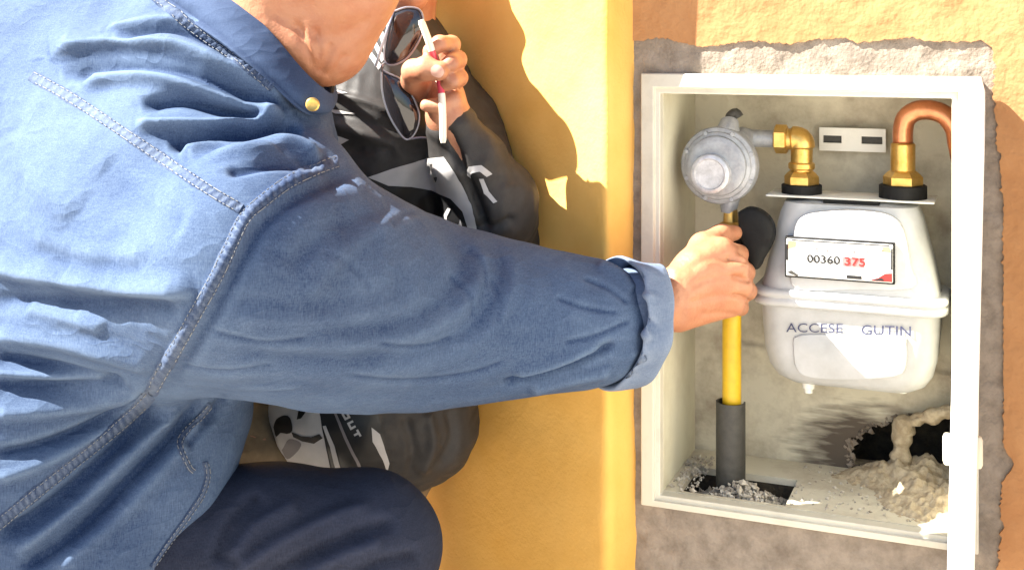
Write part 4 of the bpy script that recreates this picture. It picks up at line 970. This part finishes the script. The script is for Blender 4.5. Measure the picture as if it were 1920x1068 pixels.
# ================================================================== PERSON BEHIND
def at2(px, py, d): return at(px, py, d - .05)
p2 = thing('person', at2(640, 1650, 1.80) * np.array([1, 1, 0]), 'person in charcoal printed top and khaki trousers holding a pen, behind the man', 'person')
h2 = at2(815, 140, 1.60); n2 = at2(762, 0, 1.70)
fl = Field(axis_coords(-.85, -.10, .007, .003, [(h2[0] - .07, h2[0] + .07)]), axis_coords(-.40, .55, .007, .003, [(h2[1] - .07, h2[1] + .09)]), axis_coords(-.02, 1.42, .007, .003, [(h2[2] - .08, h2[2] + .08)]))
H2 = at2(722, -118, 1.83)
f2 = -FWD * .80 + RIGHT * .42 + UP * .24
HP2 = head(fl, H2, f2)
fl.cone(at2(745, 70, 1.80), at2(745, -60, 1.78), .056, .052, .02); fl.cone(at2(748, -20, 1.70), at2(770, -14, 1.67), .040, .026, .03)
fl.chain([(at2(720, 180, 1.82), .08), (at2(710, 420, 1.81), .10), (at2(705, 720, 1.82), .09)], .04)
fl.chain([(at2(850, 270, 1.78), .045), (at2(915, 380, 1.67), .036), (at2(880, 300, 1.64), .032), (at2(850, 238, 1.622), .026), (at2(838, 215, 1.612), .025)], .02)
fl.chain([(at2(590, 230, 1.84), .05), (at2(560, 500, 1.80), .04), (at2(640, 650, 1.70), .033)], .02); fl.cone(at2(645, 655, 1.70), at2(690, 670, 1.70), .03, .018, .01)
fl.chain([(at2(650, 800, 1.82), .11), (at2(430, 850, 1.74), .075), (at2(300, 880, 1.70), .06), (at2(400, 1300, 1.78), .045), (at2(420, 1480, 1.8), .04), (at2(340, 1490, 1.78), .03)], .03)
fl.chain([(at2(650, 850, 1.84), .09), (at2(660, 1150, 1.80), .06), (at2(650, 1450, 1.84), .04), (at2(600, 1470, 1.8), .03)], .03)
# left hand closed on the pen, thumb towards the street
g = lambda px, py, d=1.60: at2(px, py, d)
fl.chain([(g(838, 215, 1.615), .024), (g(838, 186, 1.625), .024)], .012)
fl.cone(g(838, 188, 1.632), g(840, 112, 1.645), .018, .016, .012); fl.cone(g(815, 178, 1.645), g(836, 130, 1.648), .018, .018, .012)
fl.chain([(g(838, 104, 1.635), .0125), (g(846, 84, 1.612), .0118), (g(824, 82, 1.588), .0105), (g(806, 96, 1.586), .0095)], .004)
fl.chain([(g(846, 124, 1.63), .0130), (g(858, 112, 1.60), .0120), (g(846, 118, 1.580), .0108), (g(834, 126, 1.582), .0095)], .003)
fl.chain([(g(848, 152, 1.63), .0128), (g(860, 146, 1.60), .0118), (g(848, 152, 1.583), .0105), (g(836, 158, 1.586), .0092)], .003)
fl.chain([(g(845, 182, 1.625), .0120), (g(850, 186, 1.600), .0110), (g(828, 198, 1.590), .0100), (g(800, 198, 1.592), .0088)], .003)
fl.chain([(g(800, 172, 1.650), .018), (g(776, 150, 1.622), .0165), (g(776, 134, 1.596), .0152), (g(798, 129, 1.576), .0150), (g(822, 134, 1.570), .0122)], .005)
V, Q = fl.mesh(); V = relax(V, Q, 1, .3)
b2_ = make('body', V, Q, M['skin2'], p2, angle=180); B2 = bvh_of(V, Q)
patch('thumbnail', [(808, 128), (816, 122), (828, 126), (832, 136), (826, 145), (814, 143), (808, 137)], B2, M['nail'], b2_, .0008, 4, curve=True)
for sg in (1, -1):
    f2 = f2 / np.linalg.norm(f2); e = HP2(.072, sg * .031, .004)
    make('eye', *lathe(e - f2 * .012, f2, [(.004, 0), (.010, .004), (.0125, .012), (.010, .020), (.004, .024)], 16), M['eye'], b2_, angle=180)
fl = Field(axis_coords(H2[0] - .16, H2[0] + .16, .007), axis_coords(H2[1] - .16, H2[1] + .16, .007), axis_coords(H2[2] - .14, H2[2] + .17, .007))
u2 = UP - f2 * (UP @ f2); u2 /= np.linalg.norm(u2); l2 = np.cross(u2, f2)
fl.ell(HP2(-.022, 0, .046), (.100, .082, .090), [f2, l2, u2], .01); fl.ell(HP2(-.055, 0, -.01), (.055, .070, .07), [f2, l2, u2], .02)
V, Q = fl.mesh(); V += vnormals(V, Q) * (.006 * vnoise(V, 90, 32))[:, None]; make('hair', V, Q, M['hair'], p2, angle=180)
# charcoal top
fl = Field(axis_coords(-.80, -.05, .0042), axis_coords(-.30, .50, .0042), axis_coords(zc(-.66), zc(.10), .0042))
for p, q, r1, r2, k in [((730, 110, 1.80), (715, 250, 1.78), .085, .125, .05), ((715, 250, 1.78), (700, 500, 1.78), .125, .125, .05), ((700, 500, 1.78), (712, 745, 1.78), .125, .128, .05), ((620, 230, 1.80), (735, 200, 1.78), .09, .10, .05),
                        ((735, 200, 1.78), (850, 270, 1.78), .09, .07, .05), ((850, 270, 1.78), (915, 380, 1.67), .070, .056, .03), ((915, 380, 1.67), (880, 300, 1.640), .056, .044, .025), ((880, 300, 1.64), (850, 238, 1.622), .044, .034, .02),
                        ((915, 385, 1.67), (955, 450, 1.72), .054, .040, .03), ((600, 230, 1.84), (570, 500, 1.80), .075, .06, .03), ((570, 500, 1.80), (640, 650, 1.70), .06, .05, .03), ((740, 780, 1.76), (785, 800, 1.75), .110, .070, .05), ((625, 780, 1.76), (660, 800, 1.76), .094, .10, .04)]:
    fl.cone(at2(*p), at2(*q), r1, r2, k)
V, Q = fl.mesh(); V = relax(V, Q, 2, .5); V += vnormals(V, Q) * (.009 * vnoise(V, 14, 61) + .010 * (.2 - np.abs(vnoise(V, 24, 62))) + .004 * (.2 - np.abs(vnoise(V, 55, 63))))[:, None]
V = creases(V, Q, [([(610, 175), (680, 190), (740, 215)], .005, 8, 6), ([(605, 205), (680, 225), (760, 250)], -.005, 10, 10), ([(620, 235), (690, 255), (760, 285)], .005, 9, 8), ([(640, 290), (720, 275), (800, 280)], -.004, 9, 9),
                   ([(835, 240), (862, 300), (895, 380), (915, 440)], -.012, 9, 8), ([(880, 428), (930, 424), (965, 405)], -.006, 6, 8), ([(800, 770), (812, 830), (790, 890)], .006, 10, 10), ([(840, 765), (850, 820), (825, 870)], -.006, 10, 10), ([(760, 780), (775, 840), (770, 890)], -.005, 9, 9)])
top = make('charcoal_top', V, Q, M['grey_cloth'], p2, angle=180); TB = bvh_of(V, Q)
def pr(name, poly, m, off=.0012, step=8, curve=False): return patch(name, poly, TB, m, top, off, step, curve)
pr('white_panel', [(690, 332), (735, 316), (800, 297), (833, 294), (852, 322), (872, 358), (886, 392), (896, 440), (882, 440), (868, 396), (846, 372), (810, 357), (770, 350), (728, 348)], M['white_print'], .0016)
pr('black_panel', [(726, 349), (770, 351), (810, 358), (845, 373), (867, 397), (881, 442), (800, 442), (760, 420)], M['black_print'], .0014)
pr('white_outline', [(836, 425), (833, 405), (842, 389), (847, 391), (840, 406), (842, 426)], M['white_print'], .0022, 4)
pr('white_outline', [(861, 424), (864, 410), (868, 424)], M['white_print'], .0022, 4)
pr('sleeve_mark', [(874, 328), (880, 312), (902, 310), (922, 326), (912, 331), (899, 322), (886, 324), (882, 334)], M['white_print'], .0016, 5)
pr('sleeve_mark', [(898, 334), (906, 334), (916, 358), (932, 378), (925, 381), (908, 362)], M['white_print'], .0016, 5)
pr('white_panel', [(494, 752), (506, 740), (596, 742), (604, 800), (622, 884), (538, 884)], M['white_print'], .0014)
pr('black_figure', [(515, 800), (520, 786), (535, 778), (546, 784), (550, 806), (540, 812), (528, 810), (520, 818)], M['black_print'], .0020, 5, True)
pr('black_figure', [(556, 745), (566, 752), (574, 748), (584, 754), (578, 768), (566, 784), (558, 786), (562, 768)], M['black_print'], .0020, 5)
pr('black_figure', [(548, 808), (566, 816), (584, 818), (600, 812), (606, 820), (590, 830), (568, 826), (552, 818)], M['black_print'], .0020, 5)
pr('grey_shade', [(530, 842), (544, 822), (566, 830), (556, 848), (540, 858)], M['grey_print'], .0018, 5, True)
pr('black_panel', [(592, 742), (700, 742), (736, 884), (624, 884), (606, 800)], M['black_print'], .0015)
pr('white_stripe', [(606, 798), (612, 797), (628, 834), (642, 884), (632, 884), (620, 836)], M['white_print'], .0022, 5)
pr('white_stripe', [(614, 742), (618, 742), (652, 820), (682, 884), (676, 884), (646, 820)], M['grey_print'], .0022, 5)
pr('white_stripe', [(696, 800), (712, 812), (720, 836), (730, 866), (726, 884), (720, 866), (704, 836), (698, 826)], M['white_print'], .0022, 5)
LT = [(632, 752), (640, 748), (648, 758), (642, 770), (648, 782), (656, 776), (664, 786), (668, 800), (676, 806), (672, 816), (664, 812), (662, 800), (652, 798), (646, 786), (640, 776)]
for k, (cx_, cy_) in enumerate(((640, 762), (650, 779), (660, 796), (670, 812))):
    a = math.radians(62); w_, h_ = (9, 13)
    ringo = []; ringi = []
    gl = {0: [(-7, -6), (7, -6), (7, -2), (-3, -2), (-3, 6), (-7, 6)], 1: [(-7, -6), (7, -6), (7, 6), (-7, 6), (-7, 2), (3, 2), (3, -2), (-7, -2)], 2: [(-7, -6), (-3, -6), (-3, 2), (3, 2), (3, -6), (7, -6), (7, 6), (-7, 6)], 3: [(-7, -6), (7, -6), (7, -2), (2, -2), (2, 6), (-2, 6), (-2, -2), (-7, -2)]}[k]
    pr('white_letter', [(cx_ + x * math.cos(a) - y * math.sin(a), cy_ + x * math.sin(a) + y * math.cos(a)) for x, y in gl], M['white_print'], .0022, 4)
for poly in ([(679, 88), (686, 84), (716, 124), (710, 132)], [(693, 72), (700, 68), (722, 110), (716, 118)], [(708, 56), (716, 52), (728, 92), (722, 104)], [(722, 42), (730, 34), (738, 60), (732, 80)]):
    pr('white_stripe', poly, M['white_print'], .0016, 5)
for poly in ([(600, 162), (652, 176), (620, 178), (606, 190)], [(604, 204), (634, 206), (668, 213), (630, 214)], [(620, 250), (655, 262), (640, 270)]):
    pr('pale_sliver', poly, M['white_print'], .0016, 5)  # thin pale shapes laid along the folds near the collar
# khaki trousers
fl = Field(axis_coords(-1.0, -.10, .006), axis_coords(-.35, .50, .006), axis_coords(.05, zc(-.45), .006))
fl.chain([(at2(660, 830, 1.84), .135), (at2(430, 850, 1.76), .10), (at2(300, 880, 1.72), .085), (at2(400, 1300, 1.78), .062), (at2(420, 1430, 1.8), .055)], .03)
fl.chain([(at2(640, 900, 1.84), .11), (at2(660, 1150, 1.80), .08), (at2(650, 1420, 1.84), .055)], .03)
V, Q = fl.mesh(); V += vnormals(V, Q) * (.007 * vnoise(V, 15, 71))[:, None]
V = creases(V, Q, [([(455, 812), (480, 818), (505, 822)], -.004, 4, 5), ([(430, 850), (470, 845), (510, 852)], .004, 8, 8)])
make('khaki_trousers', V, Q, M['khaki'], p2, angle=180)
for a, b in (((430, 1470, 1.80), (340, 1490, 1.76)), ((650, 1450, 1.84), (590, 1470, 1.78))):
    P0 = at2(*a); P1 = at2(*b); P0[2] = .05; P1[2] = .036; d = P1 - P0; d[2] = 0; d /= np.linalg.norm(d)
    fl = Field(axis_coords(min(P0[0], P1[0]) - .14, max(P0[0], P1[0]) + .14, .007), axis_coords(min(P0[1], P1[1]) - .14, max(P0[1], P1[1]) + .14, .007), axis_coords(-.005, .2, .007))
    fl.cone(P0 + UP * .07, P0, .046, .044, .02); fl.cone(np.array([*P0[:2], .042]) - d * .03, P1 + d * .06, .040, .036, .03); fl.cone(np.array([*P0[:2], .014]) - d * .04, np.array([*P1[:2], .014]) + d * .075, .016, .014, .02)
    V, Q = fl.mesh(); make('shoe', V, Q, M['boot'], p2, angle=180)

# sunglasses hanging in front of the charcoal top
sg = thing('sunglasses', at2(750, 262, 1.63), 'silver rimmed dark sunglasses hanging upright beside the raised hand', 'sunglasses')
def lens(poly, d0, name='lens'):
    C = smooth_curve(poly + [poly[0]], 5)[:-1]; c = C.mean(0); rings = []
    for k, dz in ((1.0, .002), (1.0, 0), (.8, -.003), (.45, -.005), (.1, -.0055)):
        rings.append([at2(*(c + (p - c) * k), d0 + dz) for p in C])
    make(name, *loft(rings), M['lens'], sg, angle=180)
    rp = [at2(*p, d0) for p in list(C) + [C[0], C[1]]]; make('rim', *tube(rp, .0015, 8, caps=False), M['silver'], sg, angle=180)
lens([(716, 132), (728, 138), (752, 150), (772, 178), (786, 214), (780, 246), (762, 262), (742, 238), (726, 206), (717, 170)], 1.63)
lens([(738, 22), (764, 14), (788, 20), (794, 46), (786, 76), (764, 108), (738, 122), (722, 116), (722, 84), (730, 48)], 1.63)
make('bridge', *tube(smooth_curve([at2(722, 118, 1.63), at2(716, 124, 1.622), at2(716, 134, 1.63)], .002), .0016, 8), M['silver'], sg)
make('temple', *tube(smooth_curve([at2(738, 22, 1.63), at2(724, 62, 1.62), at2(712, 100, 1.618), at2(704, 124, 1.622)], .003), .0018, 8), M['silver'], sg)
make('temple', *tube(smooth_curve([at2(762, 262, 1.63), at2(790, 258, 1.632), at2(826, 262, 1.634)], .003), .0016, 8), M['silver'], sg)

# pen
pa, pb = at2(789, 38, 1.566), at2(831, 268, 1.578)
pen = thing('pen', pb, 'white and red ballpoint pen held upright in the raised hand', 'pen')
mid = [at2(789, 38, 1.572), at2(806, 84, 1.576), at2(822, 140, 1.586), at2(829, 190, 1.580), at2(831, 268, 1.578)]
C = smooth_curve(mid, .004); n = len(C); i1, i2 = int(n * .28), int(n * .64)
make('cap_end', *tube(C[:i1 + 1], [.0034] + [.0046] * i1, 14), M['penwhite'], pen); make('grip', *tube(C[i1:i2 + 1], .0043, 14), M['penred'], pen)
make('barrel', *tube(C[i2:], [.0046] * (n - i2 - 2) + [.0042, .003], 14), M['penwhite'], pen)
